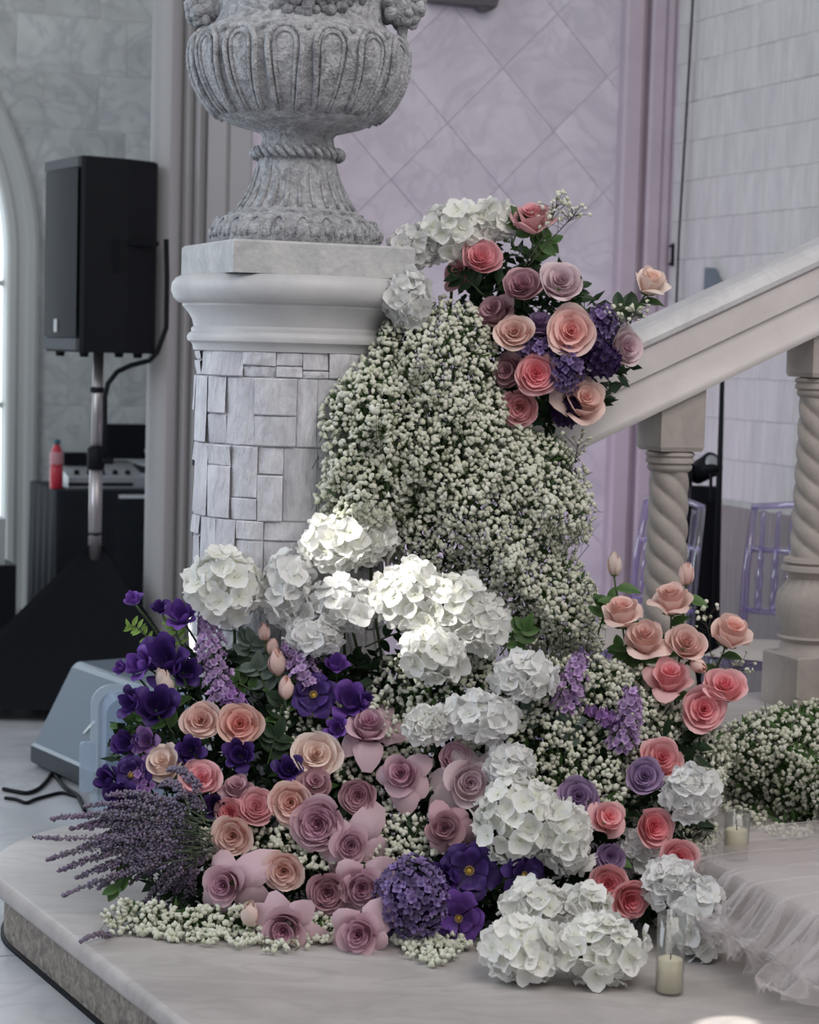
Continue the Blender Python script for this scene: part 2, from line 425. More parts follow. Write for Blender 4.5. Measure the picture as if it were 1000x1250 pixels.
# ================================================================== SETTING
def ray_plane(px, py, O, n):
    r = _F * FPX + _R * (px - 500) - _U * (py - 625)
    return CAM + r * ((O - CAM).dot(n) / r.dot(n))
def clip_rect(poly, x0, x1, y0, y1):
    def cut(pl, inside, inter):
        out = []
        for i in range(len(pl)):
            a, b = pl[i], pl[(i + 1) % len(pl)]
            if inside(a):
                out.append(a)
                if not inside(b): out.append(inter(a, b))
            elif inside(b): out.append(inter(a, b))
        return out
    def ix(x): return lambda a, b: (x, a[1] + (b[1] - a[1]) * (x - a[0]) / (b[0] - a[0]))
    def iy(y): return lambda a, b: (a[0] + (b[0] - a[0]) * (y - a[1]) / (b[1] - a[1]), y)
    for ins, it in ((lambda p: p[0] >= x0, ix(x0)), (lambda p: p[0] <= x1, ix(x1)), (lambda p: p[1] >= y0, iy(y0)), (lambda p: p[1] <= y1, iy(y1))):
        poly = cut(poly, ins, it)
        if len(poly) < 3: return None
    return poly
TOPZ = 3.2
rng = random.Random(4)

# ---- floor with marble tiles
fl = MB().box((-6, -1, FLOOR - 0.2), (6, 13, FLOOR - 0.006)).build('floor', M['grout']); structure(fl, 'grey marble tiled hall floor')
tile_me = MB().prism([(-0.398, -0.398), (0.398, -0.398), (0.398, 0.398), (-0.398, 0.398)], -0.03, 0, Matrix.Identity(4), 0.003).mesh('tile', M['floor'])
rotu = Matrix.Rotation(TH, 4, 'Z')
for i in range(-5, 5):
    for j in range(-3, 8):
        p = Vector((-1.2, 6.6, FLOOR)) + u * (i * 0.8) + v * (j * 0.8)
        if -3.6 < p.x < 3.4 and 2.2 < p.y < 10.4:
            link('tile', tile_me, fl, Matrix.Translation(p) @ rotu)

# ---- left wall of marble blocks with the arched window
WL = Vector((0, 10.5, 0)); WLm = frame(WL, u, ZUP, -v)
def onwall(px, py, O, n):
    q = ray_plane(px, py, O, n) - O
    return q.dot(u), q.z
s_in, zc = onwall(8, 312, WL, v); s_out, _ = onwall(46, 312, WL, v)
AR = 1.34; AW = s_out - s_in; ac = s_in - AR
wl = MB()
def wallstrip(mb, s0, s1, z0, z1, d0, d1, mat): mb.box((s0, z0, d0), (s1, z1, d1), mat)
wallstrip(wl, s_in + AW * 0.5, 0.3, FLOOR, TOPZ + 0.3, -0.2, 0.0, WLm)
# masonry above the arch, in vertical slices following the curve
for k in range(24):
    sa = ac - 0.4 + (s_in + AW * 0.5 - ac + 0.4) * k / 24; sb = ac - 0.4 + (s_in + AW * 0.5 - ac + 0.4) * (k + 1) / 24
    rr = AR + AW * 0.4; dx = min(abs(sa - ac), abs(sb - ac)); 
    zz = zc + math.sqrt(max(0, rr * rr - dx * dx))
    if zz < TOPZ + 0.3: wallstrip(wl, sa, sb, zz, TOPZ + 0.3, -0.2, 0.0, WLm)
wl = wl.build('wall_left', M['leftgrout']); structure(wl, 'grey marble block wall with an arched window')
TS = 0.272
for j in range(-1, 13):
    for i in range(-13, -2):
        s0 = i * TS + (TS * 0.5 if j % 2 else 0) + 0.05; z0 = FLOOR + 0.05 + j * TS
        poly = [(s0 + 0.002, z0 + 0.002), (s0 + TS - 0.002, z0 + 0.002), (s0 + TS - 0.002, z0 + TS - 0.002), (s0 + 0.002, z0 + TS - 0.002)]
        rm = AR + AW * 0.5; out = []; ok = False
        for (s, z) in poly:
            if z > zc: d = math.hypot(s - ac, z - zc); 
            else: d = s - ac
            if d >= rm: ok = True; out.append((s, z))
            elif z > zc: out.append((ac + (s - ac) * rm / max(d, 1e-3), zc + (z - zc) * rm / max(d, 1e-3)))
            else: out.append((ac + rm, z))
        if not ok: continue
        if out == poly: 
            if 'blk' not in globals(): blk = MB().prism([(-TS / 2 + 0.002, -TS / 2 + 0.002), (TS / 2 - 0.002, -TS / 2 + 0.002), (TS / 2 - 0.002, TS / 2 - 0.002), (-TS / 2 + 0.002, TS / 2 - 0.002)], -0.001, 0.0035, Matrix.Identity(4), 0.0015).mesh('marble_block', M['leftwall'])
            link('marble_block', blk, wl, WLm @ Matrix.Translation((s0 + TS / 2, z0 + TS / 2, rng.uniform(0, 0.001))))
        else:
            try: MB().prism(out, -0.001, 0.0035, WLm).build('marble_block', M['leftwall'], wl)
            except Exception: pass
# arch moulding (profile swept along jamb and arc)
prof = [(0, -0.12), (0, 0.02), (0.012, 0.035), (0.04, 0.04), (0.06, 0.028), (0.085, 0.03), (0.10, 0.048), (AW - 0.02, 0.052), (AW, 0.04), (AW, -0.01)]
def archpt(f, off):
    if f < 0.35:
        return (ac + AR + off, FLOOR + (zc - FLOOR) * f / 0.35)
    a = (f - 0.35) / 0.65 * PI * 0.62
    return (ac + (AR + off) * math.cos(a), zc + (AR + off) * math.sin(a))
tr = MB().grid(60, len(prof) - 1, lambda i, j: WLm @ Vector((*archpt(i, prof[round(j * (len(prof) - 1))][0]), prof[round(j * (len(prof) - 1))][1])))
tr = smooth_by_angle(tr.build('trim_1', M['archtrim'])); structure(tr, 'pale moulded arch around the window')
wn = MB()
wn.poly([WLm @ Vector((s, z, -0.11)) for s, z in [(ac - 0.5, FLOOR), (ac + AR + 0.02, FLOOR)] + [(ac + (AR + 0.02) * math.cos(a), zc + (AR + 0.02) * math.sin(a)) for a in [PI * 0.62 * k / 16 for k in range(17)]]])
wn = wn.build('window_1', M['pane']); structure(wn, 'bright arched window full of daylight')
wf = MB()
for zz in (0.35, 0.95, 1.55): wf.box((ac - 0.5, zz, -0.10), (ac + AR + 0.01, zz + 0.03, -0.07), WLm)
for ss in (AR * 0.35, AR * 0.72): wf.box((ac + ss, FLOOR, -0.10), (ac + ss + 0.03, zc + math.sqrt(AR ** 2 - ss ** 2) - 0.02, -0.07), WLm)
wf.build('window_frame', M['archtrim'], wn)

# ---- wall of diamond tiles with lilac light in their colour
WB = Vector((0, 8.5, 0)); WBm = frame(WB, u, ZUP, -v)
S0, S1 = onwall(292, 400, WB, v)[0], onwall(752, 200, WB, v)[0]
SCOR = onwall(815, 200, WB, v)[0]
wb = MB().box((S0 - 0.1, FLOOR, -0.2), (SCOR + 0.1, TOPZ, -0.004), WBm).build('wall_back', M['lilaclitgrout']); structure(wb, 'lilac-lit wall of diamond-laid marble tiles')
DG = 0.2535
av = onwall(676, 160, WB, v)
dme = MB().prism([(-DG + 0.0015, 0), (0, -DG + 0.0015), (DG - 0.0015, 0), (0, DG - 0.0015)], -0.004, 0.001, Matrix.Identity(4), 0.001).mesh('diamond_tile', M['lilac'])
for i in range(-12, 8):
    for j in range(-14, 10):
        if (i + j) % 2: continue
        cs, cz = av[0] + i * DG, av[1] + DG + j * DG
        poly = [(cs - DG + 0.0015, cz), (cs, cz - DG + 0.0015), (cs + DG - 0.0015, cz), (cs, cz + DG - 0.0015)]
        cp = clip_rect(poly, S0 - 0.1, S1, FLOOR, TOPZ)
        if not cp: continue
        if len(cp) == 4 and all(abs(a[0] - b[0]) + abs(a[1] - b[1]) < 1e-6 for a, b in zip(cp, poly)):
            link('diamond_tile', dme, wb, WBm @ Matrix.Translation((cs, cz, rng.uniform(0, 0.001))))
        else: MB().prism(cp, -0.004, 0.001, WBm).build('diamond_tile', M['lilac'], wb)

# vertical mouldings between the walls
def moulding(name, label, prof, Wm, mat):
    g = MB().grid(1, len(prof) - 1, lambda i, j: Wm @ Vector((prof[round(j * (len(prof) - 1))][0], FLOOR + (TOPZ - FLOOR) * i, prof[round(j * (len(prof) - 1))][1])))
    o = smooth_by_angle(g.build(name, mat), 28); structure(o, label); return o
a0 = onwall(752, 200, WB, v)[0]
wdt = SCOR - a0
moulding('trim_2', 'lilac-grey moulded strip in the corner of the walls', [
    (a0, -0.01), (a0, 0.05), (a0 + wdt * 0.05, 0.06), (a0 + wdt * 0.32, 0.06), (a0 + wdt * 0.36, 0.05), (a0 + wdt * 0.36, 0.004), (a0 + wdt * 0.50, 0.004), (a0 + wdt * 0.50, 0.05),
    (a0 + wdt * 0.54, 0.06), (a0 + wdt * 0.74, 0.06), (a0 + wdt * 0.76, 0.045), (a0 + wdt * 0.79, 0.045), (a0 + wdt * 0.81, 0.065), (a0 + wdt * 0.9, 0.065), (a0 + wdt * 0.92, 0.05), (a0 + wdt * 0.95, 0.05), (a0 + wdt * 0.97, 0.07), (a0 + wdt, 0.07), (a0 + wdt, -0.01)], WBm, M['trimr'])
# clustered grey pilaster
WPm = frame(Vector((0, 8.2, 0)), u, ZUP, -v); WP = Vector((0, 8.2, 0))
pl, pr = onwall(184, 400, WP, v)[0], onwall(304, 400, WP, v)[0]
W_ = pr - pl
def arcprof(a, b, d0, h, n=6): return [(a + (b - a) * k / n, d0 + h * math.sin(PI * k / n)) for k in range(n + 1)]
pp = [(pl, -0.05), (pl, 0.0)] + arcprof(pl + W_ * 0.02, pl + W_ * 0.24, 0.02, 0.035) + [(pl + W_ * 0.24, -0.015), (pl + W_ * 0.29, -0.015)] + arcprof(pl + W_ * 0.29, pl + W_ * 0.37, 0.0, 0.02) + [(pl + W_ * 0.37, -0.02), (pl + W_ * 0.41, -0.02)] \
    + arcprof(pl + W_ * 0.41, pl + W_ * 0.48, 0.0, 0.02) + [(pl + W_ * 0.48, -0.025), (pl + W_ * 0.54, -0.025), (pl + W_ * 0.54, 0.01)] + [(pl + W_ * 0.72, 0.012), (pl + W_ * 0.725, 0.0), (pl + W_ * 0.76, 0.0), (pl + W_ * 0.765, 0.015), (pl + W_ * 0.97, 0.015), (pr, 0.0), (pr, -0.05)]
moulding('trim_3', 'grey clustered pilaster of vertical mouldings', pp, WPm, M['pilaster'])

# ---- right wall of stacked split stone
WR = WB + u * SCOR; WRm = frame(WR, -v, ZUP, -u)
wr = MB().box((0, FLOOR, -0.2), (2.9, TOPZ, 0.0), WRm).build('wall_right', M['stackgrout']); structure(wr, 'pale stacked stone wall behind the balustrade')
z = FLOOR; row = 0
while z < TOPZ - 0.1:
    hh = 0.172; s = 0.0
    while s < 1.22:
        wd = rng.uniform(0.06, 0.12); e = min(s + wd, 1.26); th = 0.012 + rng.random() * 0.005
        MB().prism([(s + 0.0006, z + 0.0006), (e - 0.0006, z + 0.0006), (e - 0.0006, z + hh - 0.0006), (s + 0.0006, z + hh - 0.0006)], -0.002, th - 0.008, WRm, 0.0015).build('stone', M['stack'], wr)
        s = e
    z += hh; row += 1

mb = MB(); z = FLOOR                      # the rest of the cladding, beyond the pieces in view
while z < TOPZ - 0.1:
    s = 1.26
    while s < 2.85:
        e = min(s + rng.uniform(0.06, 0.12), 2.9)
        mb.prism([(s + 0.0006, z + 0.0006), (e - 0.0006, z + 0.0006), (e - 0.0006, z + 0.1714), (s + 0.0006, z + 0.1714)], -0.002, 0.004 + rng.random() * 0.005, WRm, 0.0015); s = e
    z += 0.172
cld = mb.build('stone_cladding', M['stack'], wr); cld['kind'] = 'stuff'

# ---- staircase: curtailed bottom step and the flight to the right
def offset(poly, d):
    n = len(poly); out = []
    for i in range(n):
        a, b, c = Vector(poly[i - 1]), Vector(poly[i]), Vector(poly[(i + 1) % n])
        e1 = (b - a).normalized(); e2 = (c - b).normalized()
        n1 = Vector((e1.y, -e1.x)); n2 = Vector((e2.y, -e2.x)); nn = (n1 + n2)
        nn = nn / max(0.3, nn.length_squared / 2)
        out.append((b.x + nn.x * d, b.y + nn.y * d))
    return out
stair = bpy.data.objects.new('staircase', None); COL.objects.link(stair); structure(stair, 'pale marble staircase with a curtailed bottom step')
A = atz(223, 1250, 0); B = atz(0, 1077, 0)
dl = Vector((B.x - A.x, B.y - A.y)).normalized(); nr = Vector((dl.y, -dl.x))
RC = 0.50; cc = Vector((B.x, B.y)) + nr * RC
P0 = Vector((A.x, A.y)) - dl * 1.6
outline = [(P0.x, P0.y), (A.x, A.y)]
a_start = math.atan2(-nr.y, -nr.x); a_end = math.atan2(v.y, v.x) 
span = (a_start - a_end) % (2 * PI)
for k in range(25):
    a = a_start - span * k / 24
    outline.append((cc.x + RC * math.cos(a), cc.y + RC * math.sin(a)))
e = Vector(outline[-1]) + Vector((u.x, u.y)) * 2.6; outline.append((e.x, e.y))
e2 = e - Vector((v.x, v.y)) * 2.4; outline.append((e2.x, e2.y))
e3 = Vector((P0.x, P0.y)) + Vector((u.x, u.y)) * 2.0; outline.append((e3.x, e3.y))
outline = outline[::-1]       # counter-clockwise
area2 = sum(outline[i - 1][0] * outline[i][1] - outline[i][0] * outline[i - 1][1] for i in range(len(outline)))
if area2 < 0: outline = outline[::-1]
def rings(mb, poly, prof):
    n = len(poly); base = len(mb.v)
    for (d, z) in prof:
        mb.v += [(p[0], p[1], z) for p in offset(poly, d)]; mb.pt += [0.5] * n
    for k in range(len(prof) - 1):
        for i in range(n):
            a = base + k * n + i; b = base + k * n + (i + 1) % n
            mb.f.append((a, b, b + n, a + n))
    mb.f.append(tuple(base + i for i in reversed(range(n)))); e = base + (len(prof) - 1) * n
    mb.f.append(tuple(e + i for i in range(n)))
    return mb
smooth_by_angle(rings(MB(), outline, [(-0.03, -0.048), (-0.008, -0.046), (0, -0.036), (0, -0.014), (-0.004, -0.006), (-0.010, -0.001), (-0.016, 0.0)]).build('tread', M['tread'], stair), 50)
rings(MB(), outline, [(-0.035, FLOOR + 0.002), (-0.035, -0.045)]).build('riser', M['riser'], stair)
rings(MB(), outline, [(-0.027, FLOOR), (-0.027, FLOOR + 0.006), (-0.036, FLOOR + 0.010)]).build('base_strip', M['black'], stair)
RISE, TREAD, T0 = 0.155, 0.45, 0.715
for k in range(4):
    t0 = T0 + k * TREAD; z1 = RISE * (k + 1)
    mb = MB(); ps = [(t0 + 0.02, z1 - 0.045), (t0 - 0.006, z1 - 0.043), (t0 - 0.012, z1 - 0.034), (t0 - 0.012, z1 - 0.012), (t0 - 0.008, z1 - 0.003), (t0, z1), (t0 + TREAD + 0.03, z1), (t0 + TREAD + 0.03, z1 - 0.045)]
    n = len(ps)
    for b in (0.22, -2.4): mb.v += [tuple(st(t, b, zz)) for t, zz in ps]; mb.pt += [0.5] * n
    for i in range(n): mb.f.append((i, (i + 1) % n, n + (i + 1) % n, n + i))
    mb.f += [tuple(range(n)), tuple(range(2 * n - 1, n - 1, -1))]
    smooth_by_angle(mb.build('tread', M['tread'], stair), 40)
    mb = MB(); fr = frame(PC, u, v, ZUP)
    mb.box((t0 + 0.012, -2.39, max(0.001, z1 - RISE)), (t0 + TREAD + 0.02, 0.21, z1 - 0.04), fr).build('riser', M['tread'], stair)

# ---- newel pillar clad in split marble
SC = 4.95 / FPX                      # metres per pixel at the pillar
def zpx(py): return at(362, py, 4.95).z
zs = zpx(430)
pil = thing('stone_pillar', 'round newel pillar clad in split white marble at the stair foot', 'pillar', PC)
RS = 120 * SC
MB().lathe([(RS - 0.010, 0.0), (RS - 0.010, zs)], 48).build('core', M['mortar'], pil)
rg = random.Random(11); zz = 0.0; course = 0
hts = [0.165, 0.19, 0.155, 0.185, 0.17, 0.18]
while zz < zs - 0.01:
    hh = hts[course % 6]; z1 = min(zz + hh, zs)
    if zs - z1 < 0.06: z1 = zs
    a = rg.random(); a_stop = a + 2 * PI
    while a < a_stop - 0.02:
        da = rg.choice((0.2, 0.26, 0.34, 0.42, 0.3))
        if a + da > a_stop - 0.12: da = a_stop - a
        cuts = [zz, z1] if rg.random() < 0.55 else [zz, zz + (z1 - zz) * rg.choice((0.3, 0.45, 0.62, 0.72)), z1]
        for c0, c1 in zip(cuts[:-1], cuts[1:]):
            pr_ = RS - 0.002 + rg.uniform(-0.004, 0.006); tilt = rg.uniform(-0.003, 0.003); lean = rg.uniform(-0.003, 0.003)
            g = 0.0007; mb = MB(); nseg = 3
            for (zq, k) in ((c0 + g, 0), (c0 + g + 0.003, 1), ((c0 + c1) / 2, 1), (c1 - g - 0.003, 1), (c1 - g, 0)):
                for q in range(nseg + 1):
                    an = a + g / RS + (da - 2 * g / RS) * q / nseg
                    edge = 0 if (q in (0, nseg)) else 1
                    rr = (pr_ + tilt * (q / nseg - 0.5) * 2 + lean * ((zq - c0) / (c1 - c0) - 0.5) * 2 + rg.uniform(-0.0012, 0.0012)) if k else pr_ - 0.004
                    if not edge: rr -= 0.002
                    mb.v.append((rr * math.cos(an), rr * math.sin(an), zq)); mb.pt.append(0.5)
            for r_ in range(4):
                for q in range(nseg):
                    i0 = r_ * (nseg + 1) + q; mb.f.append((i0, i0 + 1, i0 + nseg + 2, i0 + nseg + 1))
            mb.build('brick', M['split'], pil)
        a += da
    zz = z1; course += 1
# capital mouldings
zc1, zc0 = zpx(337), zs
hc = zc1 - zc0
def pr2(r, y): return (r * SC, zpx(y) - 0)
cap = MB().lathe([pr2(112, 431), pr2(121, 430), pr2(122, 424), pr2(124, 421), pr2(128, 419), pr2(129, 414), pr2(127, 410), pr2(124, 408), pr2(124, 404), pr2(121, 401), pr2(123, 393), pr2(127, 386), pr2(133, 379), pr2(135, 377), pr2(135, 374), pr2(140, 373), pr2(146, 367), pr2(149, 358), pr2(148, 350), pr2(144, 344), pr2(137, 340), pr2(100, 339)], 72)
smooth_by_angle(cap.build('capital', M['capital'], pil), 40)

# ---- stone urn on its square plinth
UB = Vector((PC.x, PC.y, 0))
urn = thing('stone_urn', 'weathered grey carved stone urn on a square plinth above the pillar', 'urn', UB)
UA = at(362, 300, 4.95).x - PC.x; 
sp = 223 * SC / 2
plm = MB()
zb, zt = zpx(340), zpx(301)
n0 = [(-sp, -sp), (sp, -sp), (sp, sp), (-sp, sp)]
plm.prism(n0, zb + 0.001, zt, Matrix.Rotation(TH, 4, 'Z'), 0.006)
plm.build('plinth', M['plinth'], urn)
def up(r, y): return (r * SC, zpx(y))
foot = [up(98, 302), up(102, 297), up(103, 288), up(101, 279), up(96, 272), up(88, 267), up(82, 265), up(82, 262), up(72, 259), up(63, 246), up(56, 230), up(51, 214), up(48, 200), up(47, 196)]
smooth_by_angle(MB().lathe(foot, 64).build('foot', M['urn'], urn), 50)
rel = MB()
for k in range(22):                                   # egg and dart loops round the foot
    a = 2 * PI * k / 22
    pts = []
    for q in range(7):
        b = -1 + 2 * q / 6; aa = a + 0.105 * b
        y = 294 - 24 * math.sqrt(max(0, 1 - b * b))
        r = 103.5 if y > 284 else 103.5 - (284 - y) * 0.55
        pts.append((r * SC * math.cos(aa), r * SC * math.sin(aa), zpx(y)))
    rel.tube(pts, 0.0042, 5)
    rel.ball((103 * SC * math.cos(a), 103 * SC * math.sin(a), zpx(287)), 0.008, 6, 4, (1, 1, 1.5))
rel.build('leaf_relief', M['urn'], urn, True)
rel = MB()
for k in range(26):                                   # pointed leaves up the flare
    a = 2 * PI * k / 26
    top = 206 if k % 2 else 222
    pts = []; 
    for q in range(6):
        y = 257 - (257 - top) * q / 5
        rr = np.interp(y, [196, 200, 214, 230, 246, 259], [47, 48, 51, 56, 63, 72]) + 0.6
        pts.append((rr * SC * math.cos(a), rr * SC * math.sin(a), zpx(y)))
    rel.tube(pts, [0.0055, 0.006, 0.0055, 0.0045, 0.003, 0.001], 5)
rel.build('flare_leaves', M['urn'], urn, True)
br = MB()                                             # braided ring
for k in range(30):
    a = 2 * PI * k / 30
    pts = []
    for q in range(5):
        b = -1 + q * 0.5; aa = a + b * 0.13
        rr = 50 + 5.5 * math.cos(b * 1.2)
        pts.append((rr * SC * math.cos(aa), rr * SC * math.sin(aa), zpx(189 + 7 * b)))
    br.tube(pts, [0.003, 0.0062, 0.0075, 0.0062, 0.003], 6)
br.build('braid_ring', M['urn'], urn, True)
bowl = [up(46, 198), up(46, 184), up(44, 176), up(43, 168), up(47, 163), up(62, 159), up(80, 154), up(97, 146), up(110, 134), up(121, 118), up(128, 102), up(132, 86), up(133, 70), up(130, 56), up(123, 47), up(112, 40), up(105, 35), up(101, 28), up(100, 10), up(103, -20), up(110, -50), up(118, -70), up(118, -80), up(104, -80)]
NL = 15; ph = math.radians(-90 - 7 + 3)
def gad(r, z, a):
    yy = (z - zpx(160)) / (zpx(40) - zpx(160))
    if 0 < yy < 1:
        k = abs(math.cos((a - ph) * NL / 2))
        return r * (1 - 0.05 * math.sin(PI * min(1, yy)) * (1 - k) ** 1.5)
    return r
bowl_o = smooth_by_angle(MB().lathe(bowl, 240, fn=gad).build('bowl', M['urn'], urn), 60)
bz = [b_[1] for b_ in bowl]; brr = [b_[0] for b_ in bowl]
def rbowl(y):
    z = zpx(y); return float(np.interp(z, bz, brr))
for k in range(NL):                                    # raised arched frame on every lobe
    a = ph + 2 * PI * k / NL
    def fr_pts(hw, ytop):
        pts = []
        for y in (146, 136, 122, 106, 90, 76): pts.append((a - hw * (0.72 + 0.28 * (150 - y) / 74), y))
        for q in range(1, 8):
            b = PI - PI * q / 8; pts.append((a + hw * math.cos(b), 72 - (72 - ytop) * math.sin(b)))
        for y in (76, 90, 106, 122, 136, 146): pts.append((a + hw * (0.72 + 0.28 * (150 - y) / 74), y))
        return [((rbowl(y) + 0.001) * math.cos(aa), (rbowl(y) + 0.001) * math.sin(aa), zpx(y)) for aa, y in pts]
    mb = MB(); mb.tube(fr_pts(0.155, 50), 0.0072, 6); mb.tube(fr_pts(0.095, 58), 0.0045, 5)
    lobe = mb.build('lobe_frame', M['urn'], bowl_o, True)
    ab = a + PI / NL
    MB().ball(((rbowl(52) + 0.001) * math.cos(ab), (rbowl(52) + 0.001) * math.sin(ab), zpx(52)), 0.0095, 8, 6).build('bead', M['urn'], bowl_o, True)
rh = random.Random(3)
for sgn, pxh in ((-1, 254), (1, 492)):                 # carved heads that hold the swag
    hp = at(pxh, 6, 4.92) - UB
    mb = MB(); mb.ball(hp, 0.055, 22, 14, (1.0, 0.9, 0.95), 0.22, rh)
    for k in range(26):
        d = Vector((rh.uniform(-1, 1), rh.uniform(-1, 0.3), rh.uniform(-1, 1))).normalized()
        mb.ball(hp + d * 0.05, rh.uniform(0.011, 0.02), 7, 5, (1, 1, 1), 0.2, rh)
    nk = Vector((hp.x * 0.78, hp.y * 0.78, hp.z + 0.015)); mb.tube([hp, hp.lerp(nk, 0.5) + Vector((0, 0, 0.012)), nk], [0.04, 0.036, 0.042], 10)
    mb.tube([hp + Vector((0, 0, -0.04)), hp + Vector((0.0, 0.0, -0.085)), hp + Vector((0.0, 0, -0.105))], [0.016, 0.011, 0.004], 7)
    mb.build('carved_head', M['urn'], urn, True)
mb = MB()
for k in range(90):                                    # fruit swag between the heads
    b = rh.uniform(-1, 1)
    q = at(372 + 88 * b, 10 - 30 * b * b + rh.uniform(-14, 8), 4.74 + 0.12 * b * b) - UB
    mb.ball(q, rh.uniform(0.009, 0.019), 7, 5, (1, 1, 1), 0.25, rh)
mb.build('fruit_swag', M['urn_dark'], urn, True)

# ---- handrail
def ztop(t): return 0.937 + 0.445 * t
hr = thing('stair_handrail', 'sloping cream marble handrail rising from the pillar', 'handrail', st(0.2, 0, 0))
def railpiece(name, prof, mat, ta=0.2, tb=2.4):
    n = len(prof)
    g = MB().grid(1, n, lambda i, j: st(ta + (tb - ta) * i, prof[round(j * n) % n][0], ztop(ta + (tb - ta) * i) + prof[round(j * n) % n][1]) - st(0.2, 0, 0))
    for tt, fl_ in ((ta, False), (tb, True)):
        g.poly([st(tt, b, ztop(tt) + dz) - st(0.2, 0, 0) for b, dz in prof])
    return smooth_by_angle(g.build(name, mat, hr), 30)
def mir(p): return p + [(-b, z) for b, z in reversed(p)]
railpiece('cap', mir([(-0.05, 0.0), (-0.076, -0.006), (-0.092, -0.024), (-0.096, -0.034), (-0.093, -0.048), (-0.08, -0.056)]), M['railtop'])
railpiece('fascia', mir([(-0.075, -0.055), (-0.082, -0.058), (-0.082, -0.132), (-0.074, -0.136), (-0.066, -0.140)]), M['rail'])
railpiece('under_moulding', mir([(-0.066, -0.1385), (-0.070, -0.150), (-0.073, -0.175), (-0.079, -0.200), (-0.086, -0.222), (-0.088, -0.226), (-0.088, -0.236), (-0.084, -0.245)]), M['rail'])

# ---- rope-twist balusters
def baluster(px, label, base_z):
    q = at(px, 560, 5.4); # solve for the rail line at this column
    t = 1.0
    for _ in range(30):
        P = st(t, 0, 0.9); d = P - CAM; c = (d.dot(_R) / d.dot(_F)) * FPX + 500
        t += (px - c) / 420
    top = ztop(t) - 0.243
    o = thing('baluster', label, 'baluster', st(t, 0, base_z), 'rope-twist balusters of the stair')
    hgt = top - base_z
    rz = Matrix.Rotation(TH, 4, 'Z')
    # block under the rail, its top cut to the slope
    s = 0.067; zb_ = hgt - 0.14 + 0.0; mb = MB()
    lo = [(-s, -s), (s, -s), (s, s), (-s, s)]
    v0 = [(x * 0.93, y * 0.93, zb_ - 0.006) for x, y in lo] + [(x, y, zb_ + 0.006) for x, y in lo] + [(x, y, hgt + 0.445 * x) for x, y in lo]
    mb.v += [tuple(rz @ Vector(p)) for p in v0]; mb.pt += [0.5] * 12
    for k in range(2):
        for i in range(4): mb.f.append((k * 4 + i, k * 4 + (i + 1) % 4, k * 4 + 4 + (i + 1) % 4, k * 4 + 4 + i))
    mb.f += [(3, 2, 1, 0), (8, 9, 10, 11)]
    mb.build('top_block', M['baluster'], o)
    zc_ = zb_ - 0.006
    col = [(0.05, zc_), (0.066, zc_ - 0.004), (0.068, zc_ - 0.012), (0.062, zc_ - 0.017), (0.066, zc_ - 0.023), (0.066, zc_ - 0.032), (0.058, zc_ - 0.036), (0.062, zc_ - 0.043), (0.059, zc_ - 0.052), (0.05, zc_ - 0.058)]
    smooth_by_angle(MB().lathe(col[::-1], 40).build('collar', M['baluster'], o), 50)
    z1 = zc_ - 0.055; z0 = z1 - 0.455
    def rope(i, j):
        a = 2 * PI * i; z = z0 + (z1 - z0) * j
        r = 0.0535 + 0.010 * (1 - j)
        k = abs(math.sin((4 * a + 2 * PI * z / 0.0625) / 2))
        r *= 0.80 + 0.20 * k ** 0.6
        return (r * math.cos(a), r * math.sin(a), z)
    MB().grid(64, 90, rope, True).build('rope_shaft', M['baluster'], o, True)
    col = [(0.06, z0 + 0.006), (0.076, z0), (0.079, z0 - 0.010), (0.070, z0 - 0.016), (0.082, z0 - 0.022), (0.084, z0 - 0.034), (0.070, z0 - 0.042), (0.062, z0 - 0.058), (0.064, z0 - 0.062)]
    smooth_by_angle(MB().lathe(col[::-1], 40).build('collar', M['baluster'], o), 50)
    za = z0 - 0.055
    def vase(r, z, a):
        k = abs(math.sin((18 * a + (za - z) * 60) / 2))
        return r * (0.93 + 0.07 * k ** 0.7)
    vz = [(0.062, za), (0.075, za - 0.02), (0.092, za - 0.045), (0.097, za - 0.07), (0.094, za - 0.10), (0.084, za - 0.135), (0.074, za - 0.165)]
    smooth_by_angle(MB().lathe(vz[::-1], 144, fn=vase).build('vase', M['baluster'], o), 60)
    zd = za - 0.163
    bs = [(0.086, zd), (0.088, zd - 0.006), (0.080, zd - 0.012), (0.074, zd - 0.02), (0.080, zd - 0.045), (0.094, zd - 0.055)]
    smooth_by_angle(MB().lathe(bs[::-1], 40).build('collar', M['baluster'], o), 50)
    s = 0.09; mb = MB()
    mb.prism([(-s, -s), (s, -s), (s, s), (-s, s)], 0.0, max(0.03, zd - 0.05), rz, 0.006).build('base_block', M['baluster'], o)
    return o
baluster(816, 'rope-twist baluster rising between the pillar and the next baluster, behind peach roses', RISE)
baluster(994, 'rope-twist baluster with a swirled vase foot, higher up the stair', RISE * 2)

# ================================================================== BACKGROUND THINGS
# ---- loudspeaker on a pole
al = math.radians(32); sdir = Vector((math.cos(al), math.sin(al), 0)); fdir = Vector((-math.sin(al), math.cos(al), 0))
SD = 7.45
sq = at(98, 430, SD); spz0, spz1 = sq.z, at(98, 189, SD).z; hS = spz1 - spz0
spm = frame(Vector((sq.x, sq.y, spz0)), sdir, fdir, ZUP)
spk = thing('loudspeaker', 'large black loudspeaker box on a steel pole', 'speaker', mw=spm)
DEP, WID = 0.345, 0.36
MB().prism([(0.012, 0.0), (DEP * 0.55, 0.004), (DEP - 0.02, 0.05), (DEP, 0.08), (DEP, WID - 0.08), (DEP - 0.02, WID - 0.05), (DEP * 0.55, WID - 0.004), (0.012, WID), (0.0, WID - 0.012), (0.0, 0.012)], 0.0, hS, Matrix.Identity(4), 0.006).build('cabinet', M['black'], spk)
gr = MB()
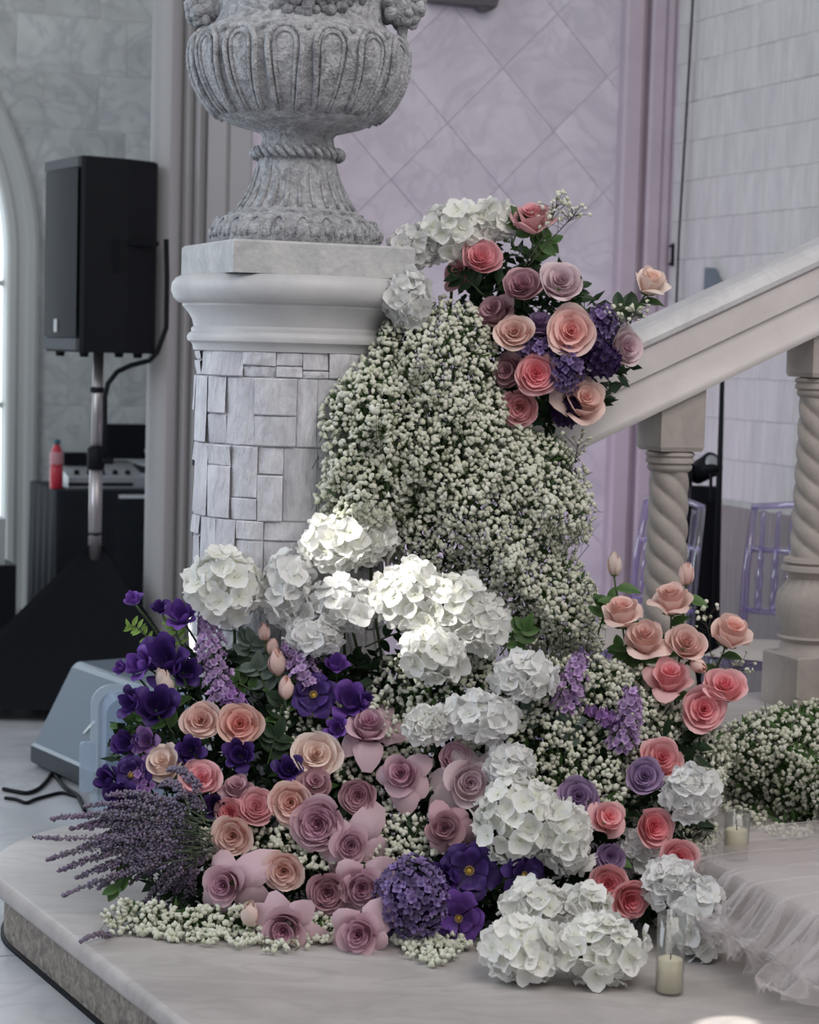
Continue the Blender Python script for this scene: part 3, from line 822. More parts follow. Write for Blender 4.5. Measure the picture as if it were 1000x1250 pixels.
gr.grid(8, 20, lambda i, j: (-0.012 - 0.006 * math.sin(PI * i), 0.018 + (WID - 0.036) * i, 0.055 + (hS - 0.10) * j)).build('grille', M['grille'], spk, True)
MB().box((-0.014, 0.012, 0.008), (0.002, WID - 0.012, 0.052)).build('lower_trim', M['monitor_dark'], spk)
MB().box((-0.014, 0.012, hS - 0.042), (0.002, WID - 0.012, hS - 0.006)).build('upper_trim', M['monitor_dark'], spk)
MB().box((-0.022, WID * 0.52, 0.075), (-0.014, WID * 0.60, 0.125)).build('badge', M['silver'], spk)
hd = MB(); hd.box((0.13, -0.004, hS * 0.42), (0.155, 0.003, hS * 0.58)); hd.box((0.19, -0.004, hS * 0.56), (DEP - 0.03, 0.02, hS * 0.585)); hd.build('handle', M['cloth'], spk)
for x, y in ((0.04, 0.06), (0.04, WID - 0.06), (DEP - 0.07, 0.09), (DEP - 0.07, WID - 0.09)):
    MB().lathe([(0.016, -0.018), (0.02, 0.001)], 12, (x, y, 0)).build('foot', M['black'], spk)
pb = at(122, 432, 7.72); pa = at(116, 652, 7.72)
std = thing('speaker_stand', 'steel speaker pole with a black stretch cover over its tripod', 'stand', (pa.x, pa.y, FLOOR))
rel_ = Vector((pa.x, pa.y, FLOOR))
MB().tube([Vector((pa.x, pa.y, pa.z - 0.1)) - rel_, Vector((pa.x, pa.y, at(118, 560, 7.72).z)) - rel_], 0.026, 16).build('lower_tube', M['chrome'], std, True)
MB().tube([Vector((pa.x, pa.y, at(118, 570, 7.72).z)) - rel_, Vector((pa.x + 0.004, pa.y, spz0 - 0.001)) - rel_], 0.021, 16).build('upper_tube', M['chrome'], std, True)
MB().lathe([(0.02, -0.045), (0.034, -0.04), (0.036, 0.04), (0.024, 0.05)], 16, (0, 0, at(118, 560, 7.72).z - FLOOR)).build('clamp', M['black'], std, True)
MB().tube([(0.03, -0.02, at(118, 562, 7.72).z - FLOOR), (0.07, -0.04, at(118, 562, 7.72).z - FLOOR)], 0.012, 8).build('knob', M['black'], std)
MB().lathe([(0.022, -0.012), (0.027, -0.01), (0.027, 0.01), (0.022, 0.012)], 16, (0, 0, at(121, 476, 7.72).z - FLOOR)).build('ring', M['black'], std)
feet = [Vector((-0.72, -0.30, 0)), Vector((0.60, -0.32, 0)), Vector((-0.02, 0.62, 0))]
apz = pa.z - FLOOR
def cover(i, j):
    k = i * 3; a = int(k) % 3; f = k - int(k)
    g = feet[a].lerp(feet[(a + 1) % 3], f)
    sag = 1 - 0.30 * math.sin(PI * j) * 0.25 - 0.10 * math.sin(PI * f) * math.sin(PI * j)
    q = g * (1 - j) * sag + Vector((0.03 * math.cos(2 * PI * i), 0.03 * math.sin(2 * PI * i), 0)) * j
    return (q.x, q.y, 0.004 + apz * j + 0.05 * math.sin(PI * f) * (1 - j) ** 4)
MB().grid(36, 14, cover, True).build('tripod_cover', M['cloth'], std, True)
for g in feet: MB().lathe([(0.03, 0.0), (0.03, 0.012), (0.02, 0.02)], 10, tuple(g * 0.985)).build('foot', M['black'], std)
cb = [at(x, y, 7.66) for x, y in ((203, 292), (204, 340), (203, 400), (192, 430), (183, 440), (160, 446), (143, 454), (132, 468), (128, 484), (128, 520), (127, 560))]
tag(MB().tube(cb, 0.010, 8).build('speaker_cable', M['black'], None, True), 'black cable looping from the loudspeaker to its pole', 'cable')

# ---- draped table with sound equipment
TC = at(70, 599, 8.8); tz = TC.z
tb = thing('draped_table', 'black cloth-covered table behind the speaker stand', 'table', mw=frame(Vector((TC.x, TC.y, FLOOR)), u, v, ZUP))
TL, TD, THt = 1.15, 0.62, tz - FLOOR
MB().box((0, 0, THt - 0.03), (TL, TD, THt)).build('table_top', M['tcloth'], tb)
def skirt(i, j):
    per = 2 * (TL + TD); s = i * per
    if s < TL: p, n = (s, 0), (0, -1)
    elif s < TL + TD: p, n = (TL, s - TL), (1, 0)
    elif s < 2 * TL + TD: p, n = (TL - (s - TL - TD), TD), (0, 1)
    else: p, n = (0, TD - (s - 2 * TL - TD)), (-1, 0)
    k = (1 - j) * (0.010 + 0.012 * math.sin(s * 44) + 0.006 * math.sin(s * 91)) + 0.004
    return (p[0] + n[0] * k, p[1] + n[1] * k, 0.003 + (THt - 0.004) * j)
MB().grid(180, 4, skirt, True).build('cloth_skirt', M['tcloth'], tb, True)
MB().box((0.28, -0.006, THt - 0.035), (0.75, -0.001, THt - 0.018)).build('white_edge', M['white'], tb)
def ont(x, y): return frame(Vector((TC.x, TC.y, tz)) + u * x + v * y, u, v, ZUP)
bt = thing('drink_bottle', 'plastic bottle of red drink with a blue cap on the black table', 'bottle', mw=ont(0.02, 0.12))
MB().lathe([(0.026, 0.0), (0.030, 0.006), (0.030, 0.09), (0.027, 0.10), (0.030, 0.11), (0.030, 0.15), (0.024, 0.175), (0.014, 0.195), (0.013, 0.205)], 20).build('body', M['red'], bt, True)
MB().lathe([(0.0305, 0.112), (0.0307, 0.115), (0.0307, 0.162), (0.028, 0.168)], 20, cap=False).build('label', M['pinklabel'], bt, True)
MB().lathe([(0.015, 0.203), (0.016, 0.206), (0.016, 0.222), (0.012, 0.225)], 14).build('cap', M['cap'], bt, True)
mxr = thing('mixing_desk', 'small silver and black mixing desk on the draped table', 'mixer', mw=ont(0.08, 0.14))
mb = MB(); mb.v += [(0, 0, 0), (0.36, 0, 0), (0.36, 0.32, 0), (0, 0.32, 0), (0, 0, 0.05), (0.36, 0, 0.05), (0.36, 0.32, 0.11), (0, 0.32, 0.11)]; mb.pt += [0.5] * 8
mb.f += [(0, 3, 2, 1), (4, 5, 6, 7), (0, 1, 5, 4), (1, 2, 6, 5), (2, 3, 7, 6), (3, 0, 4, 7)]; mb.build('body', M['silver'], mxr)
MB().box((0.0, -0.004, 0.012), (0.3, 0, 0.026)).build('front_slot', M['black'], mxr)
for k in range(5): MB().lathe([(0.014, 0), (0.011, 0.02)], 10, (0.05 + k * 0.06, 0.06, 0.061)).build('knob', M['black'], mxr)
MB().box((0.02, 0.2, 0.098), (0.16, 0.3, 0.15)).build('screen', M['black'], mxr)
fc = thing('flight_case', 'open black flight case with silver edges on the draped table', 'case', mw=ont(0.46, 0.16))
MB().box((-0.2, 0.24, 0.12), (0.42, 0.30, 0.285)).build('lid', M['black'], fc)
MB().box((-0.02, 0, 0.0), (0.42, 0.24, 0.05)).build('tray', M['black'], fc)
MB().box((-0.02, -0.004, 0.052), (0.42, 0.24, 0.066)).build('silver_edge', M['silver'], fc)
MB().box((-0.02, 0.02, 0.066), (0.42, 0.24, 0.10)).build('equipment', M['black'], fc)
MB().box((-0.02, -0.004, 0.10), (0.42, 0.2, 0.112)).build('silver_edge', M['silver'], fc)
MB().lathe([(0.012, 0), (0.009, 0.006)], 12).build('latch', M['silver'], fc).matrix_local = Matrix.Translation((0.05, 0.24, 0.16)) @ Matrix.Rotation(PI / 2, 4, 'X')
rk = at(20, 690, 8.4)
rack = thing('equipment_rack', 'black equipment case with grey top beside the arched window', 'equipment', mw=frame(Vector((rk.x, rk.y, FLOOR)), u, v, ZUP))
hR = rk.z - FLOOR
MB().box((-0.4, 0, 0.05), (0, 0.35, hR)).build('case', M['black'], rack)
MB().box((-0.42, 0.02, hR), (-0.045, 0.33, hR + 0.2)).build('lid', M['silver'], rack)
for x, y in ((-0.37, 0.03), (-0.03, 0.03), (-0.37, 0.32), (-0.03, 0.32)): MB().lathe([(0.018, 0), (0.018, 0.052)], 10, (x, y, 0)).build('foot', M['chrome'], rack)
MB().tube([(0.012, 0.0, hR * 0.62), (0.012, 0.0, hR * 0.3)], [0.008, 0.012], 8).build('latch', M['chrome'], rack)

# ---- wedge monitor, storage bin and cable on the floor
wa, wb_ = atz(37, 936, FLOOR), atz(110, 970, FLOOR)
wx = (wb_ - wa).normalized(); wy = ZUP.cross(wx); Lw = (wb_ - wa).length + 0.02
wm = frame(wa, wx, wy, ZUP)
wg = thing('stage_monitor', 'blue-grey wedge-shaped stage monitor on the marble floor', 'monitor', mw=wm)
def wprism(name, sec, mat, a, b, inset=0.0):
    mt_ = Matrix(((0, 0, 1, 0), (1, 0, 0, 0), (0, 1, 0, 0), (0, 0, 0, 1)))
    o = MB().prism(sec, a, b, mt_, inset).build(name, mat, wg); return o
wprism('cabinet', [(0.0, 0.075), (0.015, 0.082), (0.150, 0.335), (0.165, 0.348), (0.18, 0.352), (0.38, 0.352), (0.395, 0.34), (0.45, 0.082), (0.45, 0.075)], M['monitor'], 0.0, Lw)
wprism('base', [(0.03, 0.0), (0.0, 0.02), (0.0, 0.0752), (0.45, 0.0752), (0.45, 0.02), (0.42, 0.0)], M['monitor_dark'], 0.002, Lw - 0.002)
sl = Vector((0, 0.135, 0.253)).normalized(); nl = Vector((0, -0.253, 0.135)).normalized()
bo = Vector((0.30, 0.055, 0.165)); mb = MB()
mb.poly([bo + nl * 0.002 + Vector((x, 0, 0)) + sl * z for x, z in ((0, 0), (0.012, 0.0), (0.05, 0.05), (0.03, 0.05))]); mb.build('badge', M['white'], wg)
bq = atz(109, 997, FLOOR); bx_ = Vector((math.cos(0.25), math.sin(0.25), 0)); by_ = ZUP.cross(bx_)
bn = thing('storage_bin', 'clear plastic storage bin with a moulded rim on the floor', 'bin', mw=frame(bq, bx_, by_, ZUP))
BW, BH = 0.55, at(125, 829, 6.05).z - FLOOR
def rr(x0, x1, z0, z1, r, n=5):
    o = []
    for cx, cz, a in ((x1 - r, z1 - r, 0), (x0 + r, z1 - r, PI / 2), (x0 + r, z0 + r, PI), (x1 - r, z0 + r, 1.5 * PI)):
        o += [(cx + r * math.cos(a + PI / 2 * k / n), cz + r * math.sin(a + PI / 2 * k / n)) for k in range(n + 1)]
    return o
seq = [(rr(0, BW, 0, BH, 0.06), 0.0), (rr(0, BW, 0, BH, 0.06), -0.012), (rr(0.022, BW - 0.022, 0.02, BH - 0.022, 0.05), -0.014), (rr(0.026, BW - 0.026, 0.022, BH - 0.026, 0.05), 0.01), (rr(0.05, BW - 0.05, 0.03, BH - 0.05, 0.05), 0.02), (rr(0.055, BW - 0.055, 0.03, BH - 0.055, 0.05), 0.20)]
mb = MB(); n = len(seq[0][0])
for pl_, y in seq: mb.v += [(x, y, z) for x, z in pl_]; mb.pt += [0.5] * n
for k in range(len(seq) - 1):
    for i in range(n): mb.f.append((k * n + i, k * n + (i + 1) % n, (k + 1) * n + (i + 1) % n, (k + 1) * n + i))
mb.f.append(tuple((len(seq) - 1) * n + i for i in range(n)))
smooth_by_angle(mb.build('tub', M['bin'], bn), 40)
mb = MB().prism(rr(-0.032, 0.012, 0.08, 0.235, 0.012, 3), -0.014, 0.0, Matrix(((1, 0, 0, 0), (0, 0, 1, 0), (0, 1, 0, 0), (0, 0, 0, 1)))); mb.build('lug', M['bin'], bn)
mb = MB().prism(rr(0.10, BW - 0.1, 0.06, BH - 0.12, 0.05), 0.185, 0.196, Matrix(((1, 0, 0, 0), (0, 0, 1, 0), (0, 1, 0, 0), (0, 0, 0, 1)))); mb.build('base_panel', M['bin'], bn)
def floor_curve(pts, r, name, label, z=FLOOR):
    P = [atz(x, y, z + r) for x, y in pts]; out = []
    for i in range(len(P) - 1):
        p0, p1, p2, p3 = P[max(i - 1, 0)], P[i], P[i + 1], P[min(i + 2, len(P) - 1)]
        for k in range(5):
            t = k / 5; out.append(0.5 * ((2 * p1) + (p2 - p0) * t + (2 * p0 - 5 * p1 + 4 * p2 - p3) * t * t + (3 * p1 - p0 - 3 * p2 + p3) * t ** 3))
    out.append(P[-1])
    return tag(MB().tube(out, r, 7).build(name, M['black'], None, True), label, 'cable')
floor_curve([(4, 963), (18, 966), (34, 968), (48, 962), (58, 952), (64, 944), (70, 950), (80, 962), (95, 972), (104, 990)], 0.007, 'power_cable', 'thick black cable curling out under the stage monitor')
floor_curve([(6, 974), (20, 976), (32, 980), (42, 976), (56, 972), (76, 968), (98, 974)], 0.006, 'power_cable', 'thinner black cable lying flat in front of the stage monitor')

# ---- behind the balustrade
w_z = at(915, 618, 8.35).z
wc = MB().box((0.0, FLOOR, 0.0), (2.9, w_z, 0.045), WRm).build('trim_4', stone('brown_grey_wainscot', (0.34, 0.31, 0.31), (0.24, 0.22, 0.22), 9, 0.6, 0.1, 40, stretch=(6, 6, 0.4))); structure(wc, 'brown-grey panelling along the foot of the stone wall')
def chair(label, px, d, rot):
    c = at(px, 800, d)
    o = thing('acrylic_chair', label, 'chair', mw=Matrix.Translation((c.x, c.y, FLOOR)) @ Matrix.Rotation(math.radians(rot), 4, 'Z'), group='clear chairs behind the balustrade')
    hs, wd = 0.44, 0.19
    for sx in (-1, 1):
        MB().tube([(sx * wd * 0.95, -0.19, 0), (sx * wd, -0.185, hs)], [0.013, 0.016], 10).build('leg', M['acrylic'], o, True)
        MB().tube([(sx * wd * 0.95, 0.24, 0), (sx * wd * 0.97, 0.19, hs), (sx * wd * 0.97, 0.205, 0.7), (sx * wd * 0.9, 0.235, 0.93)], [0.013, 0.016, 0.015, 0.013], 10).build('leg', M['acrylic'], o, True)
        MB().tube([(sx * wd * 0.97, -0.185, 0.2), (sx * wd * 0.97, 0.22, 0.2)], 0.008, 8).build('stretcher', M['acrylic'], o, True)
    mb = MB().prism(rr(-0.2, 0.2, -0.2, 0.2, 0.05), hs - 0.03, hs, Matrix.Identity(4), 0.006); seat_o = mb.build('seat', M['acrylic'], o)
    mb = MB(); 
    mb.grid(14, 14, lambda i, j: ((i - 0.5) * 0.40 , (j - 0.5) * 0.40, hs + 0.004 + 0.035 * (math.sin(PI * min(1, max(0, i))) * math.sin(PI * j)) ** 0.3)); mb.build('cushion', M['cushion'], seat_o, True)
    for z in (0.56, 0.78, 0.93):
        MB().tube([(-wd * 0.95, 0.19 + (z - hs) * 0.085, z), (0, 0.21 + (z - hs) * 0.085, z + (0.02 if z > 0.9 else 0)), (wd * 0.95, 0.19 + (z - hs) * 0.085, z)], 0.012, 8).build('back_rail', M['acrylic'], o, True)
    for x in (-0.135, -0.08, -0.027, 0.027, 0.08, 0.135):
        pts = [(x, 0.2 + q * 0.03, 0.56 + q * 0.36) for q in [k / 16 for k in range(17)]]
        MB().tube(pts, [0.0095 + 0.005 * (abs(math.sin(k * 0.9)) if k < 9 else 0) for k in range(17)], 8).build('spindle', M['acrylic'], o, True)
    return o
chair('clear acrylic spindle-back chair with a cream cushion, beside the vase-footed baluster', 948, 6.75, -27)
chair('clear acrylic chair half hidden behind a rope-twist baluster', 750, 7.0, -62)
pc_ = at(859, 610, 7.35)
ped = thing('draped_pedestal', 'narrow pedestal covered in black cloth behind the balustrade', 'pedestal', (pc_.x, pc_.y, FLOOR))
hp_ = pc_.z - FLOOR
MB().grid(40, 6, lambda i, j: ((0.068 + (1 - j) * 0.02 + 0.006 * math.sin(i * 2 * PI * 9) * (1.2 - j)) * math.cos(2 * PI * i), (0.068 + (1 - j) * 0.02 + 0.006 * math.sin(i * 2 * PI * 9) * (1.2 - j)) * math.sin(2 * PI * i), 0.003 + j * hp_), True).build('cloth', M['cloth'], ped, True)
MB().lathe([(0.066, hp_ - 0.02), (0.07, hp_ - 0.004), (0.06, hp_)], 24).build('top', M['cloth'], ped)
fx = thing('stage_light', 'small black stage light standing on the draped pedestal', 'light fixture', (pc_.x, pc_.y, pc_.z))
MB().box((-0.055, -0.05, 0.001), (0.055, 0.05, 0.05)).build('base', M['black'], fx)
for s in (-1, 1): MB().box((s * 0.055 - 0.008, -0.02, 0.05), (s * 0.055 + 0.008, 0.02, 0.13)).build('yoke_arm', M['black'], fx)
MB().lathe([(0.02, -0.06), (0.042, -0.05), (0.045, 0.03), (0.048, 0.055), (0.04, 0.058)], 18).build('head', M['black'], fx, True).matrix_local = Matrix.Translation((-0.004, 0, 0.115)) @ Matrix.Rotation(1.1, 4, 'X') @ Matrix.Rotation(0.5, 4, 'Y')
MB().lathe([(0.036, 0.0585), (0.02, 0.062)], 18).build('lens', M['silver'], fx, True).matrix_local = Matrix.Translation((-0.004, 0, 0.115)) @ Matrix.Rotation(1.1, 4, 'X') @ Matrix.Rotation(0.5, 4, 'Y')
pz = at(878, 600, 7.2)
ms = thing('microphone_stand', 'thin black stand with a clamp in front of the stone wall', 'stand', (pz.x, pz.y, FLOOR))
tp_ = at(883, 425, 7.2)
MB().tube([(0, 0, 0.02), (0, 0, pz.z - FLOOR), (tp_.x - pz.x, 0, tp_.z - FLOOR)], [0.012, 0.011, 0.008], 8).build('pole', M['black'], ms, True)
MB().lathe([(0.055, 0), (0.055, 0.012), (0.02, 0.022)], 20).build('base', M['black'], ms)
cl = at(868, 572, 7.2); MB().ball((cl.x - pz.x, 0, cl.z - FLOOR), 0.022, 8, 6, (1.5, 1, 0.8)).build('clamp', M['black'], ms, True)
cl2 = at(868, 612, 7.2); MB().tube([(cl.x - pz.x, 0, cl.z - FLOOR), (cl2.x - pz.x, 0, cl2.z - FLOOR)], 0.007, 6).build('arm', M['black'], ms)
hc_ = [ray_plane(x, y, WR - u * 0.045, u) for x, y in ((849, -30), (846, 0), (838, 140), (829, 290), (824, 420), (820, 560))]
tag(MB().tube(hc_, 0.0055, 6).build('hanging_cable', M['black']), 'thin dark cable hanging straight down the stone wall', 'cable')
bk = thing('wall_bracket', 'dark rounded bracket high on the lilac-lit wall beside the urn', 'bracket', mw=WBm @ Matrix.Translation((onwall(560, 0, WB, v)[0], onwall(560, 0, WB, v)[1], 0.006)))
MB().box((-0.15, -0.03, 0), (0.14, 0.06, 0.09)).build('arm', M['brown'], bk)
MB().lathe([(0.03, -0.05), (0.05, -0.035), (0.05, 0.03)], 16, (0.1, 0.0, 0.05)).build('knob', M['brown'], bk, True)
sw = ray_plane(884, 344, WR, u); 
wlt = thing('wall_light', 'small blue-grey wedge light fixed to the stone wall', 'wall light', mw=frame(sw, -v, ZUP, -u))
mb = MB(); mb.prism([(-0.05, -0.06), (0.07, -0.06), (-0.05, 0.06)], 0.015, 0.07, Matrix.Identity(4), 0.004); mb.build('shade', M['monitor'], wlt)
MB().box((-0.05, -0.06, 0.0), (0.0, 0.0, 0.02)).build('mount', M['black'], wlt)
hw = onwall(808, 312, WB, v)
ph_ = thing('pull_handle', 'short black pull handle on the lilac corner moulding', 'handle', mw=WBm @ Matrix.Translation((hw[0], hw[1], 0.07)))
MB().tube([(0, -0.05, 0.03), (0, 0.05, 0.03)], 0.008, 8).build('bar', M['black'], ph_)
for s in (-1, 1): MB().tube([(0, s * 0.04, 0.03), (0, s * 0.04, -0.002)], 0.005, 6).build('post', M['black'], ph_)

# ---- candles in glass cylinders
def candle(px, py, z, hgl, wpx, label, waxh):
    b = atz(px, py, z); r = wpx / 2 * b.y / FPX
    o = thing('glass_candle', label, 'candle', (b.x, b.y, z))
    MB().lathe([(r * 0.9, 0.0), (r, 0.003), (r, hgl), (r - 0.0025, hgl), (r - 0.0025, 0.005), (0.002, 0.005)], 40, cap=False).build('glass_cylinder', M['glass'], o, True)
    MB().lathe([(r - 0.004, 0.0055), (r - 0.004, waxh - 0.002), (r - 0.006, waxh), (0.004, waxh - 0.003)], 32).build('wax', M['wax'], o, True)
    MB().tube([(0, 0, waxh - 0.004), (0.001, 0, waxh + 0.010)], 0.0012, 5).build('wick', M['black'], o)
    return o
candle(817, 1212, 0.0, 0.165, 36, 'cream candle in a tall clear glass on the bottom step beside white hydrangeas', 0.072)
candle(898, 1049, RISE, 0.11, 32, 'cream candle in glass on the tulle-covered second step', 0.07)

# ---- tulle draped over the step
def tulle(name, label, seed, lift, b0, b1, hem):
    rg = random.Random(seed); ph1 = [rg.uniform(0, 6.28) for _ in range(6)]
    # path in (t, z): puddle on the bottom step, up the riser, over the tread
    path = [(hem, 0.010), (hem + 0.06, 0.035), (T0 - 0.10, 0.05), (T0 - 0.06, 0.09), (T0 - 0.035, 0.13), (T0 - 0.02, RISE + 0.006), (T0 + 0.05, RISE + 0.012), (T0 + 0.2, RISE + 0.014), (T0 + 0.36, RISE + 0.02), (T0 + TREAD - 0.06, RISE + 0.05), (T0 + TREAD - 0.03, RISE * 2 + 0.01), (T0 + TREAD + 0.1, RISE * 2 + 0.012)]
    L = [0]
    for a, b in zip(path[:-1], path[1:]): L.append(L[-1] + math.hypot(b[0] - a[0], b[1] - a[1]))
    def fn(i, j):
        s = j * L[-1]; t = np.interp(s, L, [p[0] for p in path]); z = np.interp(s, L, [p[1] for p in path])
        bl = b0 - 0.36 * max(0, 1 - j * 2.6) ** 0.8 + 0.03 * math.sin(j * 17 + ph1[0])
        b = bl + (b1 - bl) * i
        f = 0.5 * math.sin(b * 58 + ph1[1] + 2.5 * math.sin(j * 4 + ph1[4])) + 0.35 * math.sin(b * 131 + ph1[2] + j * 6) + 0.3 * math.sin(b * 21 + j * 9 + ph1[3])
        on_riser = math.exp(-((t - (T0 - 0.07)) / 0.10) ** 2)
        b += 0.018 * math.sin(b * 58 + 1.3 + ph1[1]) * on_riser
        t -= on_riser * (0.035 + 0.045 * f) + lift * on_riser
        pud = max(0, 1 - j * 5)
        t -= pud * (0.05 * math.sin(b * 9 + ph1[5]) + 0.03 * math.sin(b * 31 + ph1[2]))
        z = z + 0.016 * (f + 1.0) * (0.5 + 1.3 * pud) + lift * 0.5 + pud * 0.025 * (1 + math.sin(b * 60 + t * 50))
        return tuple(st(t, b, max(z, 0.004)))
    o = MB().grid(220, 60, fn).build(name, M['tulle'], None, True)
    return tag(o, label, 'tulle cloth', 'tulle runs on the stair')
tulle('tulle_drape', 'sheer blush tulle draped over the second step and puddled below', 1, 0.0, -0.76, -1.95, 0.575)
tulle('tulle_drape', 'upper layer of sheer tulle bunched over the step edge behind the candle', 5, 0.03, -0.82, -1.9, 0.625)

# ================================================================== FLOWERS
FR = random.Random(77)
def yh(px): return 430 + (px - 500) * ROLL
def dfloor(px, py): return FPX * H / max(60.0, py - yh(px))
def dm(px, py, r=0):
    """distance of the front of the flower mound at a place: leaning back from the step up to the pillar"""
    return min(4.12 + (1180 - py) * 0.00117, dfloor(px, py + 0.9 * r))
def axis_of(dx, dy): return (_R * dx + _U * dy - _F).normalized()
def orient(P, ax, roll, s):
    ax = ax.normalized(); a = Vector((0, 0, 1)) if abs(ax.z) < 0.95 else Vector((1, 0, 0))
    x = a.cross(ax).normalized(); y = ax.cross(x)
    m_ = frame(P, x, y, ax) @ Matrix.Rotation(roll, 4, 'Z') @ Matrix.Scale(s, 4)
    return m_
def clear(p, gap=0.012):
    """keep a point outside the pillar"""
    q = Vector((p.x - PC.x, p.y - PC.y)); r = q.length
    if r < RS + gap and p.z < zpx(345):
        q = q / max(r, 1e-4) * (RS + gap) if r > 1e-3 else Vector((0, -(RS + gap)))
        return Vector((PC.x + q.x, PC.y + q.y, p.z))
    return p
def curve(p0, p1, p2, p3, n=8):
    return [p0 * (1 - t) ** 3 + p1 * 3 * t * (1 - t) ** 2 + p2 * 3 * t * t * (1 - t) + p3 * t ** 3 for t in [k / n for k in range(n + 1)]]

# ---- roses: heart of tight petals, single outer petals, calyx, stem, leaves
def petal_grid(mb, phi, w, Rt, Ht, rb, hb, curl, tip, p0, p1, rg, bud=0.0, nx=7, ny=6, shallow=0.0, zs=1.0):
    refl = curl > 0.2
    wob = rg.uniform(0, 6.28); wa_ = rg.uniform(0.03, 0.085); curl *= rg.uniform(0.5, 1.7); Ht *= rg.uniform(0.95, 1.05); tw = rg.uniform(-0.12, 0.12)
    if refl: wa_ *= 2.0
    if shallow: hb = max(hb, Ht - shallow)
    def fn(i, j):
        a = i * 2 - 1; b = j
        bb = b * (1 - 0.22 * a * a * (0.4 + 0.6 * b)) * (1 + tip * (1 - abs(a)) * b)
        wid = w * (0.45 + 0.55 * math.sin(PI * min(0.62, 0.12 + b * 0.6)))
        R_ = rb + (Rt - rb) * (1 - (1 - min(1.0, bb)) ** 2.3)
        if bud: R_ = rb + (Rt - rb) * math.sin(PI * (0.08 + bud * min(1.05, bb)))
        Hh = hb + (Ht - hb) * bb ** 1.25
        k = max(0, bb - 0.62) / 0.38
        R_ += curl * k * k * (1 + 0.5 * a * a); Hh -= curl * 0.7 * k * k * k
        R_ += 0.10 * Rt * abs(a) ** 3 * b * (1 if curl > 0.1 else 0.3)
        R_ += wa_ * Rt * math.sin(3 * a + wob) * b; Hh += 0.5 * wa_ * math.sin(4.2 * a + 2 * wob) * b * b - (0.30 * b * b * a * a + 0.10 * k if refl else 0)
        an = phi + a * wid + tw * b
        return ((R_ * math.cos(an), R_ * math.sin(an), Hh * zs), min(1, p0 + (p1 - p0) * b))
    mb.grid(nx, ny, fn)
def rose_spec(form, rg):
    heart, outer = [], []
    ga = 2.39996
    if form == 'open':
        for k in range(15):
            t = k / 14; heart.append((k * ga, 1.5 - 0.6 * t, 0.06 + 0.46 * t, 0.84 - 0.05 * t, 0.03, 0.05, 0.03 + 0.06 * t, 0, 0.05 + 0.45 * t, 0.2 + 0.5 * t))
        for k in range(5): outer.append((k * 2 * PI / 5 + rg.uniform(-.2, .2), 0.85, 0.66 + rg.uniform(-.04, .04), 0.77, 0.06, 0.03, 0.11, 0.02, 0.45, 0.85))
        for k in range(5): outer.append((k * 2 * PI / 5 + 0.6 + rg.uniform(-.25, .25), 0.88, 0.79 + rg.uniform(-.05, .05), 0.74 + rg.uniform(-.10, .04), 0.08, 0.0, 0.13, 0.05, 0.6, 1.0))
    elif form == 'half':
        for k in range(10):
            t = k / 9; heart.append((k * ga, 1.5 - 0.4 * t, 0.07 + 0.36 * t, 1.30 - 0.07 * t, 0.03, 0.1, 0.04 + 0.05 * t, 0, 0.15 + 0.35 * t, 0.3 + 0.45 * t))
        for k in range(4): outer.append((k * PI / 2 + rg.uniform(-.2, .2), 1.0, 0.56, 1.22, 0.08, 0.04, 0.12, 0.02, 0.5, 0.9))
        for k in range(4): outer.append((k * PI / 2 + 0.7 + rg.uniform(-.2, .2), 0.92, 0.68, 1.02, 0.1, 0.0, 0.22, 0.08, 0.65, 1.0))
    elif form == 'reflex':
        for k in range(14):
            t = k / 13; heart.append((k * ga, 1.35 - 0.5 * t, 0.05 + 0.34 * t, 1.22 + 0.03 * t, 0.03, 0.1, 0.02 + 0.03 * t, 0, 0.0 + 0.4 * t, 0.15 + 0.45 * t))
        for k in range(4): outer.append((k * PI / 2 + rg.uniform(-.2, .2), 1.1, 0.47 + rg.uniform(-.03, .05), 1.18, 0.10, 0.05, 0.07, 0.0, 0.4, 0.8))
        for k in range(3): outer.append((k * 2 * PI / 3 + 0.9 + rg.uniform(-.3, .3), 0.95, 0.56 + rg.uniform(-.04, .05), 1.02, 0.11, 0.0, 0.19, 0.06, 0.55, 0.95))
        for k in range(5): outer.append((k * 2 * PI / 5 + 0.4 + rg.uniform(-.35, .35), 0.84, 0.64 + rg.uniform(-.08, .08), 0.86 + rg.uniform(-.25, .12), 0.12, 0.0, 0.34 + rg.uniform(-.1, .08), 0.16, 0.65, 1.0))
    elif form == 'garden':
        for k in range(24):
            t = (k / 23) ** 0.85; heart.append((k * ga + rg.uniform(-.2, .2), 0.9 - 0.1 * t, 0.05 + 0.60 * t, 0.66 + 0.07 * math.sin(t * 2.6), 0.03, 0.05, 0.02 + 0.05 * t, 0, 0.0 + 0.45 * t, 0.1 + 0.5 * t))
        for k in range(5): outer.append((k * 2 * PI / 5 + rg.uniform(-.2, .2), 0.85, 0.78, 0.73, 0.08, 0.03, 0.07, 0.0, 0.5, 0.85))
        for k in range(5): outer.append((k * 2 * PI / 5 + 0.6 + rg.uniform(-.2, .2), 0.82, 0.88, 0.64, 0.10, 0.0, 0.13, 0.03, 0.65, 1.0))
    else:  # bud
        for k in range(4): heart.append((k * ga, 1.5, 0.34, 1.75, 0.02, 0.1, 0.0, 0.0, 0.3, 0.5, 0.78))
        for k in range(3): outer.append((k * 2 * PI / 3, 1.25, 0.52, 1.62, 0.04, 0.05, 0.0, 0.03, 0.6, 0.85, 0.74))
        for k in range(2): outer.append((k * PI + 0.6, 1.05, 0.60, 1.30, 0.06, 0.0, 0.05, 0.1, 0.75, 1.0, 0.68))
    return heart, outer
_rc = {}
